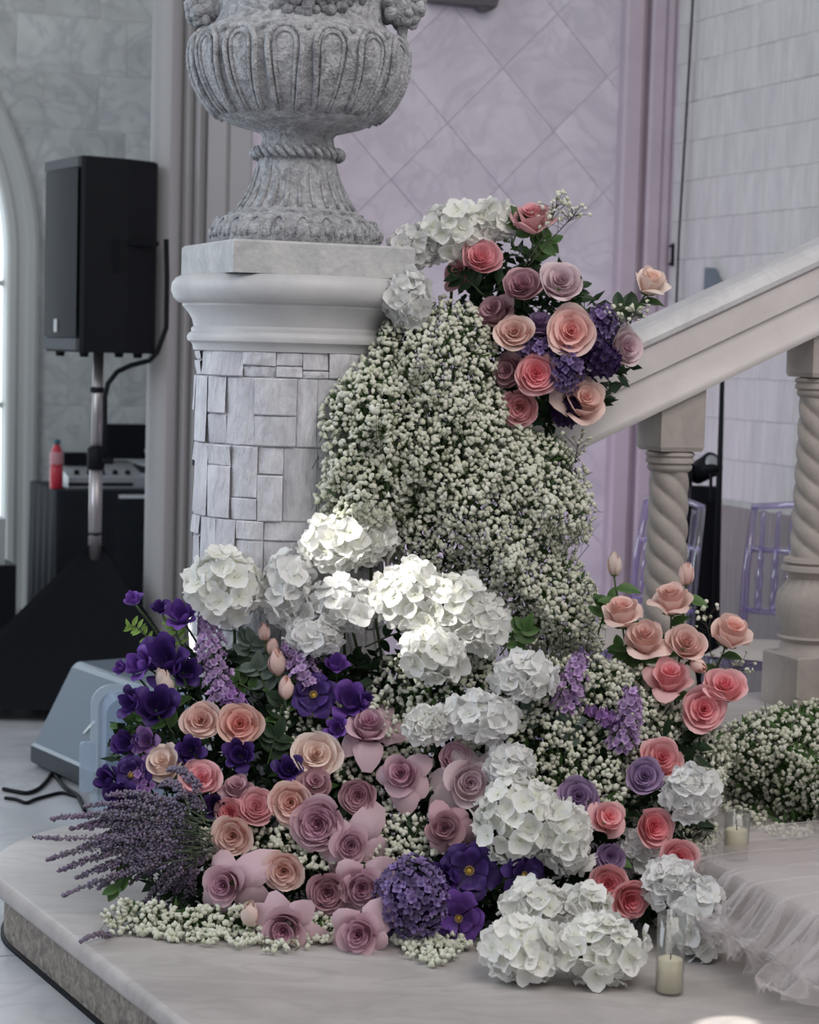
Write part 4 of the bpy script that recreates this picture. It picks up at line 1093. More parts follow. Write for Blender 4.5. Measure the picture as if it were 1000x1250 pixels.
ZS = {'open': 1.3, 'garden': 1.3, 'half': 1.05, 'reflex': 1.0, 'bud': 1.05}
def rose_meshes(form, color, var):
    key = (form, color, var)
    if key in _rc: return _rc[key]
    rg = random.Random(hash((form, var)) % 9973 if False else sum(map(ord, form)) * 7 + var * 131)
    hs, os_ = rose_spec(form, rg); mat_ = M['rose_' + color]
    mb = MB()
    for h_ in hs: petal_grid(mb, *h_[:10], rg, bud=(h_[10] if len(h_) > 10 else 0), nx=5, ny=4, shallow=(0 if form == 'bud' else 0.40), zs=ZS.get(form, 1.0))
    hm = mb.mesh('heart', mat_, True); om = []
    for h_ in os_:
        mb = MB(); petal_grid(mb, *h_[:10], rg, bud=(h_[10] if len(h_) > 10 else 0), zs=ZS.get(form, 1.0)); om.append(mb.mesh('petal', mat_, True))
    _rc[key] = (hm, om); return _rc[key]
def calyx_mesh():
    mb = MB(); mb.lathe([(0.03, -0.16), (0.13, -0.10), (0.16, -0.02), (0.10, 0.06)], 10)
    for k in range(5):
        a = k * 2 * PI / 5
        def fn(i, j):
            w_ = 0.14 * (1 - j) ** 0.7; r = 0.13 + 0.42 * math.sin(j * 1.2); an = a + (i * 2 - 1) * w_ / max(0.2, r)
            return (r * math.cos(an), r * math.sin(an), -0.02 + 0.28 * j * j - 0.06 * j)
        mb.grid(2, 4, fn)
    return mb.mesh('calyx', M['calyx'], True)
CALYX = calyx_mesh()
def leaf_mesh(mat_, wd=0.5, fold=0.18, droop=0.25, name='leaf'):
    mb = MB()
    def fn(i, j):
        a = i * 2 - 1; w_ = wd * 0.5 * math.sin(PI * min(1, j * 0.96 + 0.02)) ** 0.75 * (1.15 - 0.35 * j)
        return ((a * w_, j, fold * abs(a) * w_ * 2 - droop * j * j + 0.02 * math.sin(j * 14 + a * 3)), 0.3 + 0.7 * abs(a))
    mb.grid(4, 6, fn)
    return mb.mesh(name, mat_, True)
LEAF = {k: leaf_mesh(M[k], wdt_) for k, wdt_ in (('leaf', 0.62), ('leaf_dark', 0.58), ('leaf_grey', 0.66), ('leaf_lime', 0.42))}
def leaf_m(P, d, normal, L):
    y = d.normalized(); x = y.cross(normal)
    if x.length < 1e-4: x = y.cross(Vector((0.3, 0.2, 0.9)))
    x.normalize(); z = x.cross(y)
    return frame(P, x, y, z) @ Matrix.Scale(L, 4)
def add_stem(root, mw, pts, r0, r1, mat_):
    inv = mw.inverted(); s = mw.to_scale().x
    n = len(pts)
    mb = MB(); mb.tube([inv @ p for p in pts], [(r0 + (r1 - r0) * k / (n - 1)) / s for k in range(n)], 6)
    return mb.build('stem', mat_, root, True)
def rose(px, py, dia, form, color, dx, dy, label, d=None, group=None, leaves=0, drop=0.40, toward=None, name='rose'):
    var = FR.randrange(3)
    if d is None: d = dm(px, py, dia / 2) - 0.01
    s = dia / 2 * d / FPX * {'bud': 1.35, 'half': 1.2, 'reflex': 0.97}.get(form, 1.02)
    if form == 'bud': dy = dy * 3 + 0.5
    if form == 'half': dy = dy * 1.7
    ax = axis_of(dx, dy)
    hc = {'open': 0.65, 'half': 0.75, 'reflex': 0.75, 'garden': 0.6, 'bud': 0.85}[form]
    P = at(px, py, d) - ax * s * hc
    if P.z < 0.03: P.z = 0.03
    mw = orient(P, ax, FR.uniform(0, 6.28), s)
    root = thing(name, label, 'rose', mw=mw, group=group)
    hm, om = rose_meshes(form, color, var)
    link('heart', hm, root)
    for q in om: link('petal', q, root)
    link('calyx', CALYX, root)
    # stem runs back and down into the middle of the arrangement
    if toward is None: toward = Vector((P.x * 0.85 - 0.01, P.y + 0.16, max(0.02, P.z - drop)))
    b0 = P - ax * s * 0.14
    toward = clear(toward, 0.02)
    pts = [clear(q_) for q_ in curve(b0, b0 - ax * 0.05 + Vector((0, 0, -0.015)), toward + Vector((0, 0, (P.z - toward.z) * 0.6)), toward)]
    stem_o = add_stem(root, mw, pts, 0.0024, 0.0030, M['stem'] if leaves else M['brownstem'])
    inv = mw.inverted()
    for k in range(leaves):
        i = min(len(pts) - 2, 1 + k); q = pts[i]
        sd = -1 if k % 2 else 1
        dr = (_R * sd * FR.uniform(0.6, 1.0) + ZUP * FR.uniform(-0.2, 0.7) - _F * FR.uniform(0.1, 0.5))
        link('leaf', LEAF['leaf'], stem_o, inv @ leaf_m(q, dr, (ZUP - _F * 0.8), FR.uniform(0.045, 0.06)))
    return root

# --- cluster above the handrail
def dC(px, py): return 4.80 + 0.10 * ((px - 660) / 110) ** 2 + 0.03 * ((py - 410) / 100) ** 2
top = [
 (650, 266, 46, 'half', 'pink', -.1, .75, 'dusty pink rose highest in the cluster beside the urn'),
 (588, 313, 50, 'garden', 'pink', .15, .45, 'dusty pink rose in front of the white hydrangeas beside the urn'),
 (562, 334, 40, 'half', 'pink', -.5, .3, 'small pink rose tucked under a larger one near the urn plinth'),
 (638, 348, 48, 'garden', 'dusky', -.15, .55, 'dusky rose-pink bloom between two clusters beside the pale mauve rose'),
 (685, 344, 56, 'open', 'paleMauve', .1, .45, 'large pale mauve rose at the centre above the handrail flowers'),
 (604, 381, 42, 'half', 'dusky', -.6, .3, 'dusky pink rose turned towards the baby\'s breath cloud'),
 (628, 406, 50, 'open', 'peach', -.05, .35, 'peach-pink rose between the dusky rose and the purple blooms'),
 (697, 405, 66, 'open', 'blush', .05, .15, 'largest blush rose with a rosy heart above the handrail'),
 (655, 456, 52, 'garden', 'coral', .05, .1, 'coral-hearted rose surrounded by dark purple blooms'),
 (621, 453, 40, 'half', 'dusky', -.5, .0, 'dusky pink rose half hidden behind the coral-hearted one'),
 (634, 498, 46, 'garden', 'pink', -.2, -.2, 'ruffled pink rose lowest beside the baby\'s breath cloud'),
 (712, 490, 56, 'half', 'peach', .25, .25, 'peach rose at the lower edge against the handrail'),
 (765, 424, 50, 'open', 'paleMauve', .65, .15, 'pale mauve rose leaning out over the handrail'),
 (795, 343, 40, 'half', 'cream', .45, .7, 'creamy rose alone on a long stem above the handrail'),
 (660, 396, 34, 'half', 'lilac', .0, .5, 'small dusky lilac rose in the gap beside the blush rose'),
]
GT = at(640, 470, 4.98)
for i, (x, y, dia, f, c, dx, dy, lb) in enumerate(top):
    dd = dC(x, y) + {2: .04, 5: .03, 9: .03, 14: .05, 13: -.02}.get(i, 0)
    P = at(x, y, dd)
    tw = GT.lerp(P, 0.25) + Vector((0, 0.10, -0.02))
    if i == 13: tw = at(725, 425, 4.9)
    rose(x, y, dia, f, c, dx, dy, lb, d=dd, leaves=(3 if i in (0, 13, 6) else 1), toward=tw, group='roses above the handrail')

# --- left side of the mound
left = [
 (246, 880, 52, 'open', 'peach', -.05, .4, 'peach rose directly beside the salmon-hearted rose', 2),
 (293, 884, 58, 'open', 'salmon', .1, .2, 'peach rose with a deep salmon heart below the lilac stock', 2),
 (200, 932, 48, 'half', 'cream', -.25, .35, 'pale cream rose beside the clear bin and purple tulips', 1),
 (245, 950, 54, 'open', 'pink', 0, .65, 'salmon-pink rose above the heather sprigs', 1),
 (201, 834, 30, 'bud', 'cream', -.55, .9, 'pale peach bud in front of the large purple anemones', 3),
 (323, 772, 19, 'bud', 'peach', -.1, 1.2, 'tiny peach bud at the tip of the bud stem before the pillar', 1),
 (333, 790, 19, 'bud', 'peach', .2, 1.2, 'small peach bud just under the tip of the bud stem', 1),
 (339, 809, 28, 'bud', 'peach', -.1, 1.1, 'half-open peach bud with loose petals on the bud stem', 2),
 (349, 840, 24, 'bud', 'peach', .1, 1.3, 'lowest peach bud on the bud stem above grey-green leaves', 2),
]
for (x, y, dia, f, c, dx, dy, lb, lv) in left: rose(x, y, dia, f, c, dx, dy, lb, leaves=lv, group='roses on the left of the mound')
# --- middle of the mound
mid = [
 (386, 922, 64, 'open', 'cream', .05, .5, 'large cream-peach rose with a drooping outer petal'),
 (355, 980, 58, 'open', 'peach', -.05, .15, 'open peach rose beside the mauve rose with a purple heart'),
 (385, 956, 42, 'half', 'dusky', .1, .3, 'dusky rose tucked under the large cream-peach one'),
 (437, 972, 44, 'garden', 'dusky', 0, .1, 'round dusky mauve rose with tightly folded petals'),
 (450, 886, 66, 'reflex', 'mauve', .1, .95, 'pink-mauve rose opening upwards below the purple tulips'),
 (388, 1006, 66, 'garden', 'mauve', -.15, .15, 'big mauve rose with a purple heart in mid-mound'),
 (428, 1032, 62, 'reflex', 'mauve', .1, .1, 'mauve rose with wide swept-back petals beside the big mauve rose'),
 (313, 985, 46, 'garden', 'pink', .2, .35, 'pink rose with frilled petals touching the open peach rose'),
 (280, 992, 38, 'garden', 'coral', -.2, .2, 'small rosy pink rose above the lower peach rose'),
 (290, 963, 38, 'half', 'dusky', 0, .6, 'faded dusky rose behind the small rosy pink one'),
 (284, 1020, 54, 'open', 'peach', -.1, .1, 'peach rose at the edge of the heather sprigs'),
 (346, 1063, 54, 'open', 'peach', .05, .05, 'low dusty-peach rose between two swept-back mauve roses'),
 (275, 1080, 68, 'reflex', 'mauve', -.3, .1, 'mauve rose with swept-back petals beside the heather'),
 (305, 1125, 28, 'bud', 'cream', -.2, .8, 'small pale bud just above the marble step'),
 (347, 1134, 70, 'reflex', 'mauve', -.1, -.15, 'drooping mauve rose lowest over the bed of baby\'s breath'),
 (400, 1090, 50, 'garden', 'dusky', 0, .05, 'dusky mauve rose in shadow between larger mauve roses'),
 (441, 1084, 72, 'reflex', 'mauve', .15, .1, 'mauve swept-back rose touching the purple hydrangea ball'),
 (438, 1141, 72, 'reflex', 'mauve', -.1, .1, 'mauve swept-back rose on the step below the purple hydrangea ball'),
 (490, 945, 68, 'reflex', 'mauve', -.15, .35, 'mauve rose with a high cup and hanging petals in the centre'),
 (557, 924, 42, 'garden', 'mauve', .1, .6, 'small rosy mauve rose catching sunlight above the pale one'),
 (573, 956, 78, 'reflex', 'paleMauve', .1, .15, 'large pale mauve rose with wide petals next to white hydrangea'),
 (543, 1011, 62, 'reflex', 'dusky', -.05, .25, 'dusky mauve rose above the purple anemones'),
]
for (x, y, dia, f, c, dx, dy, lb) in mid: rose(x, y, dia, f, c, dx, dy, lb, leaves=1, group='roses in the middle of the mound')
# --- right side of the mound
right = [
 (808, 926, 56, 'open', 'coral', .15, .45, 'coral-pink rose beside the lilac rose near the garland', 4.45),
 (787, 948, 48, 'open', 'lilac', -.1, .3, 'lilac-purple rose leaning against a coral-pink rose', None),
 (706, 973, 54, 'open', 'lilac', -.1, .25, 'lilac rose at the top corner of the big white hydrangea', None),
 (742, 999, 42, 'half', 'coral', .2, .3, 'coral rose half hidden by baby\'s breath beside the lilac rose', None),
 (799, 1010, 50, 'garden', 'coral', .35, .2, 'coral-pink rose on a dark stem pointing to the candles', None),
 (829, 1049, 50, 'garden', 'coral', .15, .15, 'coral-hearted rose nearest the tulle-covered step', None),
 (743, 1080, 50, 'garden', 'coral', -.05, .15, 'coral-hearted rose with a paler twin below it', None),
 (770, 1099, 50, 'garden', 'coral', .25, -.1, 'paler coral rose tucked under its twin by the tall candle', None),
 (745, 1046, 36, 'garden', 'lilac', 0, .2, 'small lilac bloom just above the twin coral roses', None),
]
for (x, y, dia, f, c, dx, dy, lb, dd) in right: rose(x, y, dia, f, c, dx, dy, lb, d=dd, leaves=1, group='roses on the right of the mound')
tall = [
 (750, 689, 24, 'bud', 'cream', -.1, 1.5, 'topmost greenish bud on a leafy stem by the baluster', 3),
 (760, 747, 46, 'half', 'peach', -.15, 1.0, 'half-open peach rose beside the baby\'s breath cloud', 3),
 (787, 780, 50, 'half', 'peach', -.05, .6, 'pale peach rose between the half-open one and the open one', 2),
 (820, 731, 46, 'half', 'peach', -.1, 1.0, 'closed peach rose standing before the rope-twist baluster', 3),
 (838, 701, 24, 'bud', 'peach', .1, 1.5, 'slim peach bud standing tall beside the baluster', 2),
 (838, 785, 52, 'open', 'peach', .2, .65, 'open peach rose above the pink rose', 1),
 (893, 771, 48, 'half', 'peach', .35, .8, 'peach rose leaning right over the chair cushion', 2),
 (852, 812, 22, 'bud', 'peach', .6, -.3, 'small nodding peach bud under the open peach rose', 1),
 (818, 827, 50, 'half', 'coral', -.05, .6, 'cup-shaped pink rose under the peach roses', 2),
 (885, 838, 56, 'open', 'coral', .1, .9, 'pink rose opening upwards behind the coral-centred one', 2),
 (859, 866, 60, 'open', 'coral', .0, .25, 'pink rose with a coral centre in front of the garland', 2),
]
for (x, y, dia, f, c, dx, dy, lb, lv) in tall:
    dd = 4.66 - (y - 690) * 0.0007
    rose(x, y, dia, f, c, dx, dy, lb, d=dd, leaves=lv, toward=at(808 + (x - 808) * 0.35, 985, 4.72), group='tall roses before the balustrade')

# ---- hydrangea heads: every floret is a part
def floret_mesh(mat_, np_=4, seed=0, cup=0.25, wide=0.62):
    rg = random.Random(seed); mb = MB()
    for k in range(np_):
        a = k * 2 * PI / np_ + rg.uniform(-.12, .12); ln = rg.uniform(0.9, 1.08); c_ = cup + rg.uniform(-.15, .18); wob = rg.uniform(0, 6)
        def fn(i, j):
            x = i * 2 - 1; w_ = wide * math.sin(PI * (0.14 + 0.72 * j)) ** 0.8 if j < 1 else wide * 0.40
            r = 0.06 + ln * j * (1 - 0.10 * x * x * j); t_ = x * w_
            z = c_ * j * j + 0.06 * math.sin(4 * j + wob + 2 * x) + 0.10 * x * x * j
            return ((r * math.cos(a) - t_ * math.sin(a), r * math.sin(a) + t_ * math.cos(a), z), 0.1 + 0.9 * min(1, j * 1.6))
        mb.grid(3, 3, fn)
    mb.ball((0, 0, 0.05), 0.08, 5, 3, ptv=0.0)
    return mb.mesh('floret', mat_, True)
FLO = [floret_mesh(M['hyd'], 4, s) for s in range(5)]
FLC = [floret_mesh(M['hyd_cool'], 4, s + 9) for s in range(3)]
FLP = [floret_mesh(M['purplehyd'], 4, s + 20, 0.35, 0.5) for s in range(4)]
FLS = [floret_mesh(M['stock'], 5, s + 30, 0.35, 0.5) for s in range(3)]
FLT = [floret_mesh(M['stockdark'], 5, s + 40, 0.35, 0.5) for s in range(3)]
FLD = [floret_mesh(M['darkpurple'], 5, s + 50, 0.45, 0.5) for s in range(3)]
def fib(n):
    for i in range(n):
        z = 1 - 2 * (i + 0.5) / n; r = math.sqrt(1 - z * z); a = i * 2.39996
        yield Vector((r * math.cos(a), r * math.sin(a), z))
def hydrangea(px, py, rx, ry, label, flos=None, d=None, n=78, fr=0.0285, keep=-0.40, name='hydrangea', cat='hydrangea', group='white hydrangea heads', core='gypstem', stem=True, dy=0.25, dx=0.0):
    flos = flos or FLO
    if d is None: d = dm(px, py, ry) - 0.035
    P = at(px, py, d); sc = d / FPX
    if py > 500: P = clear(P, rx * sc * 0.75)
    if P.z - ry * sc < -0.004 : P.z = ry * sc * 0.92
    ax = axis_of(dx, dy)
    mw = frame(P, _R.copy(), (_F * 1.0).normalized(), _U.copy())
    root = thing(name, label, cat, mw=Matrix.Translation(P), group=group)
    R3 = Vector((rx * sc - fr * 0.6, (rx + ry) * 0.5 * sc - fr * 0.6, ry * sc - fr * 0.6))
    jit = FR.uniform(0, 6.28); lump = [FR.uniform(0, 6.28) for _ in range(3)]; big = fr > 0.02
    for k, q in enumerate(fib(n)):
        q = Matrix.Rotation(jit, 3, 'Z') @ q
        if q.dot(ax) < keep: continue
        g = 1 + FR.uniform(-0.10, 0.12) + (0.13 * math.sin(4.2 * q.x + lump[0]) * math.sin(4.2 * q.z + lump[1]) + FR.choice((0, 0, 0, 0.10)) if big else 0)
        pos = Vector((q.x * R3.x, q.y * R3.y, q.z * R3.z)) * g
        if P.z + pos.z < 0.006: pos.z = 0.006 - P.z
        nrm = Vector((q.x / R3.x, q.y / R3.y, q.z / R3.z)).normalized() + Vector((FR.uniform(-.35, .35), FR.uniform(-.35, .35), FR.uniform(-.35, .35)))
        link('floret', flos[k % len(flos)], root, orient(pos, nrm, FR.uniform(0, 6.28), fr * FR.uniform(0.80, 1.2)))
    MB().ball((0, 0, 0), 1, 10, 7, tuple(R3 * 0.72)).build('core', M[core], root, True)
    if stem:
        e = Vector((-P.x * 0.1, 0.18, -min(P.z - 0.01, 0.35)))
        MB().tube([clear(q_ + P) - P for q_ in curve(Vector((0, 0.02, 0)), Vector((0, 0.08, -0.03)), e * 0.6, e, 6)], 0.004, 6).build('stem', M['stem'], root, True)
    return root
hyd = [
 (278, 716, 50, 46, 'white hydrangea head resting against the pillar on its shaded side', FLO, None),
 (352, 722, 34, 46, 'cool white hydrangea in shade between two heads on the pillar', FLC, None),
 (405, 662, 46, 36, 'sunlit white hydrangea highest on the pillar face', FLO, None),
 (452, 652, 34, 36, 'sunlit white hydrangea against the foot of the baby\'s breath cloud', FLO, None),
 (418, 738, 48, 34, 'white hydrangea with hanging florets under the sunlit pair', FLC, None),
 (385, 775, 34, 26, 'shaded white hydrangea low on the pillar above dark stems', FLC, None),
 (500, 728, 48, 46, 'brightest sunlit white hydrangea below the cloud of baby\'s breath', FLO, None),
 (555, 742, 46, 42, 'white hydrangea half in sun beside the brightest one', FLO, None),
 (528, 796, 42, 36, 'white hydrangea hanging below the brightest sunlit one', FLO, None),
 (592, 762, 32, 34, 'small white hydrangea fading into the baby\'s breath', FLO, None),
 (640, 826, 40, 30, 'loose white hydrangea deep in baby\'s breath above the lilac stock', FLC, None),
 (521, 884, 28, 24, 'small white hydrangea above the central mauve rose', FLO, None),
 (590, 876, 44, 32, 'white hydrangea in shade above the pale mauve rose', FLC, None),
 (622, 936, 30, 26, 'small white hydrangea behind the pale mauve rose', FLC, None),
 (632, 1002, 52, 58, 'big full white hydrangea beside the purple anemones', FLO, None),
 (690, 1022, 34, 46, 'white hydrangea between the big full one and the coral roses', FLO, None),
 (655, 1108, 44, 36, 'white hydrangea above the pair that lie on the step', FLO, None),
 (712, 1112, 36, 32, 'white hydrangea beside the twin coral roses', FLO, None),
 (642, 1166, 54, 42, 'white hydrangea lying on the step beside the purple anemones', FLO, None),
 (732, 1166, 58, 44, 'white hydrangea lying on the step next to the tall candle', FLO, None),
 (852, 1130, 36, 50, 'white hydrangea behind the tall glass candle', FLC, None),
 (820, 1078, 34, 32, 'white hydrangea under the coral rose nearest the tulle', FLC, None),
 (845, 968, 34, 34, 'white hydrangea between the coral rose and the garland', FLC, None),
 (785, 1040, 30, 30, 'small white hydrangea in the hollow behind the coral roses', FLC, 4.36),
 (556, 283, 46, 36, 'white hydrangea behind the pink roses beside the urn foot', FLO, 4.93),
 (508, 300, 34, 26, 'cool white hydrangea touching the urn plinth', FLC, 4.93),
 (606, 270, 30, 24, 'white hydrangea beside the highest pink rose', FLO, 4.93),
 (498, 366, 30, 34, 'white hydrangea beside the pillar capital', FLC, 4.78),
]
for i, (x, y, rx, ry, lb, fl_, dd) in enumerate(hyd):
    n_ = int(24 + (rx + ry) * 0.50)
    if dd is None and y < 900 and x > 480: dd = dm(x, y) - 0.07
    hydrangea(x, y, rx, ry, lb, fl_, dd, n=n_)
hydrangea(503, 1096, 47, 50, 'purple hydrangea ball of many small florets beside the mauve roses', FLP, dm(503, 1096, 48) - 0.03, n=270, fr=0.0108, group='purple flower heads', core='purple')
hydrangea(690, 452, 24, 30, 'dark purple ball-shaped head beside the coral-hearted rose', FLP, dC(690, 452) + 0.01, n=80, fr=0.011, group='purple flower heads', core='purple', stem=False)
hydrangea(735, 398, 19, 26, 'violet flower head between the blush rose and the leaning mauve rose', FLP, dC(735, 398) + 0.03, n=64, fr=0.011, group='purple flower heads', core='purple', stem=False)
hydrangea(657, 426, 22, 16, 'dark purple flower head between the peach and blush roses', FLP, dC(657, 426) + 0.04, n=56, fr=0.011, group='purple flower heads', core='purple', stem=False)
hydrangea(732, 440, 25, 22, 'blackish purple ruffled flower head at the handrail', FLD, dC(732, 440) + 0.0, n=66, fr=0.013, group='purple flower heads', core='darkpurple', stem=False)
hydrangea(690, 500, 18, 22, 'blackish purple flower head under the violet ball', FLD, dC(690, 500) + 0.04, n=50, fr=0.013, group='purple flower heads', core='darkpurple', stem=False)

# ---- purple anemones and tulip-like blooms
def purple_meshes(form, mat_, seed):
    rg = random.Random(seed); om = []
    if form == 'open':
        for ring, (n, Rt, Ht, w_, cu) in enumerate(((6, 0.56, 0.42, 0.52, 0.14), (8, 0.84, 0.26, 0.44, 0.14))):
            for k in range(n):
                mb = MB(); petal_grid(mb, k * 2 * PI / n + ring * 0.4 + rg.uniform(-.15, .15), w_, Rt * rg.uniform(.9, 1.08), Ht * rg.uniform(0.7, 1.3), 0.08, 0.02, cu, 0.06, 0.2, 1.0, rg)
                om.append(mb.mesh('petal', mat_, True))
    else:
        for ring, (n, Rt, Ht, w_, cu) in enumerate(((4, 0.46, 1.08, 0.80, 0.02), (6, 0.64, 1.0, 0.56, 0.16))):
            for k in range(n):
                mb = MB(); petal_grid(mb, k * 2 * PI / n + ring * 0.5 + rg.uniform(-.2, .2), w_, Rt * rg.uniform(.85, 1.15), Ht * rg.uniform(0.75, 1.1), 0.06, 0.0, cu, 0.12, 0.3, 1.0, rg)
                om.append(mb.mesh('petal', mat_, True))
    return om
_pc = {}
def cen_mesh():
    mb = MB(); mb.ball((0, 0, 0.14), 0.09, 8, 5, (1, 1, 0.7))
    for k in range(14):
        a = k * 2 * PI / 14; mb.tube([(0.05 * math.cos(a), 0.05 * math.sin(a), 0.13), (0.17 * math.cos(a), 0.17 * math.sin(a), 0.27)], [0.008, 0.016], 4)
    return mb.mesh('stamens', M['yellow'], True)
CEN = cen_mesh()
def anemone(px, py, dia, form, col, dx, dy, label, d=None, drop=0.35, name=None):
    key = (form, col, FR.randrange(3))
    if key not in _pc: _pc[key] = purple_meshes(form, M[col], key[2] * 17 + (5 if form == 'open' else 1))
    if d is None: d = dm(px, py, dia / 2) - 0.012
    s = dia / 2 * d / FPX * 1.15; ax = axis_of(dx, dy); P = at(px, py, d) - ax * s * (0.2 if form == 'open' else 0.5)
    if P.z < 0.03: P.z = 0.03
    mw = orient(P, ax, FR.uniform(0, 6.28), s)
    root = thing(name or ('anemone' if form == 'open' else 'tulip'), label, 'anemone' if form == 'open' else 'tulip', mw=mw, group='purple anemones and tulips')
    for q in _pc[key]: link('petal', q, root)
    if form == 'open': link('stamens', CEN, root)
    tw = Vector((P.x * 0.8 - 0.03, P.y + 0.14, max(0.02, P.z - drop)))
    add_stem(root, mw, curve(P, P - ax * 0.05, tw + Vector((0, 0, (P.z - tw.z) * 0.7)), tw), 0.0026, 0.003, M['stem'])
    return root
pur = [
 (163, 733, 24, 'cup', 'violet', -.4, 1.1, 'small violet tulip alone at the tip of a pale stem'),
 (196, 742, 26, 'cup', 'purple', -.1, 1.0, 'dark purple tulip between the lone tip tulip and the pillar'),
 (222, 752, 40, 'cup', 'violet', -.1, .7, 'violet tulip with glossy petals touching the white hydrangea'),
 (200, 806, 62, 'cup', 'purple', -.2, .7, 'largest purple tulip above the pale peach bud'),
 (172, 812, 40, 'cup', 'violet', -.8, .5, 'violet-backed tulip at the bin side of the largest tulip'),
 (148, 815, 20, 'cup', 'violet', -.8, .4, 'tiny violet bud bloom sticking out over the clear bin'),
 (226, 820, 38, 'cup', 'purple', .4, .2, 'purple tulip against the sunlit pillar edge'),
 (190, 862, 54, 'cup', 'purple', .1, .5, 'big purple tulip in front of the clear bin'),
 (160, 858, 38, 'cup', 'purple', -.8, .3, 'purple tulip facing the stage monitor'),
 (155, 910, 38, 'cup', 'purple', -.5, .4, 'purple tulip half turned to the clear bin'),
 (132, 950, 34, 'cup', 'purple', -.6, .2, 'outermost purple tulip in front of the bin rim'),
 (160, 946, 40, 'open', 'purple', -.2, .3, 'purple anemone beside the pale cream rose'),
 (150, 975, 44, 'cup', 'purple', -.3, .1, 'purple tulip just above the heather sprigs'),
 (178, 905, 34, 'cup', 'stockdark', -.2, .3, 'plum bloom behind the pale cream rose'),
 (232, 915, 36, 'cup', 'purple', 0, .3, 'purple tulip in shade under the peach rose'),
 (292, 922, 40, 'cup', 'purple', 0, .2, 'purple tulip in shade under the salmon-hearted rose'),
 (262, 985, 30, 'cup', 'darkpurple', 0, .2, 'blackish purple tulip behind the salmon-pink rose'),
 (352, 938, 36, 'cup', 'purple', 0, .5, 'dark purple tulip beside the large cream-peach rose'),
 (410, 812, 30, 'cup', 'violet', .0, 1.0, 'violet tulip standing clear before the pillar'),
 (383, 848, 50, 'open', 'purple', -.1, .4, 'purple anemone with yellow stamens before the pillar'),
 (427, 856, 46, 'cup', 'violet', .1, .6, 'violet tulip above the upward-opening pink rose'),
 (411, 888, 30, 'cup', 'violet', -.3, .3, 'small violet tulip beside the upward-opening pink rose'),
 (445, 858, 26, 'cup', 'purple', .4, .7, 'purple tulip peeping over the upward-opening pink rose'),
 (573, 1063, 64, 'open', 'purple', .0, .25, 'large purple anemone with golden stamens beside the white hydrangea'),
 (560, 1121, 54, 'open', 'violet', -.1, .0, 'violet anemone drooping near the step beside the purple ball'),
 (640, 1068, 46, 'open', 'purple', .4, .2, 'purple anemone wedged between white hydrangeas'),
 (542, 1070, 36, 'cup', 'purple', -.2, .1, 'purple tulip touching the purple hydrangea ball'),
]
for (x, y, dia, f, c, dx, dy, lb) in pur: anemone(x, y, dia, f, c, dx, dy, lb)

# ---- lilac stock spikes
def stock(pts, rpx, label, flos, n, d=None):
    n = int(n * 1.35)
    P = [at(x, y, (d if d else dm(x, y) - 0.0)) for x, y in pts]
    root = thing('stock_spike', label, 'stock flower', tuple(P[-1]), group='lilac stock spikes'); O = P[-1]
    L = len(P) - 1
    def pos(t):
        k = min(L - 1, int(t * L)); return P[k].lerp(P[k + 1], t * L - k)
    for k in range(n):
        t = k / n * 0.97; c_ = pos(t); r = rpx * c_.y / FPX * (0.45 + 0.55 * min(1, t * 2.2)) * FR.uniform(0.45, 1.1)
        a = k * 2.39996; dr = (_R * math.cos(a) + _U * 0.15 + (_F) * math.sin(a)).normalized()
        if dr.dot(_F) > 0.75: dr = -dr
        link('floret', flos[k % len(flos)], root, orient(c_ - O + dr * r, dr + _U * 0.4 + Vector((FR.uniform(-.3, .3), FR.uniform(-.3, .3), FR.uniform(-.3, .3))), FR.uniform(0, 6.28), FR.uniform(0.0085, 0.0125)))
    e = O + Vector((0, 0.12, -min(0.3, O.z - 0.02)))
    MB().tube([q - O for q in P] + [e - O], 0.0035, 6).build('stem', M['stem'], root, True)
stock([(252, 752), (258, 800), (272, 858)], 19, 'tall lilac stock spike in front of the pillar edge', FLS, 70)
stock([(268, 832), (285, 862)], 16, 'plum-coloured stock tip at the foot of the tall lilac spike', FLT, 26)
stock([(352, 786), (368, 812), (378, 838)], 19, 'lilac stock beside the peach bud stem', FLS, 44)
stock([(708, 800), (698, 832), (690, 870)], 18, 'lilac stock in baby\'s breath above the lilac rose', FLS, 52, 4.50)
stock([(772, 842), (768, 880), (756, 918)], 18, 'lilac stock spike below the peach roses', FLS, 52, 4.44)
stock([(722, 866), (742, 876), (752, 890)], 16, 'plum stock lying across between two lilac spikes', FLT, 28, 4.47)
stock([(128, 1000), (150, 1000), (180, 990)], 14, 'plum stock lying over the heather beside the bin', FLT, 24)
stock([(180, 925), (172, 945), (176, 965)], 14, 'plum stock beside the pale cream rose', FLT, 22)

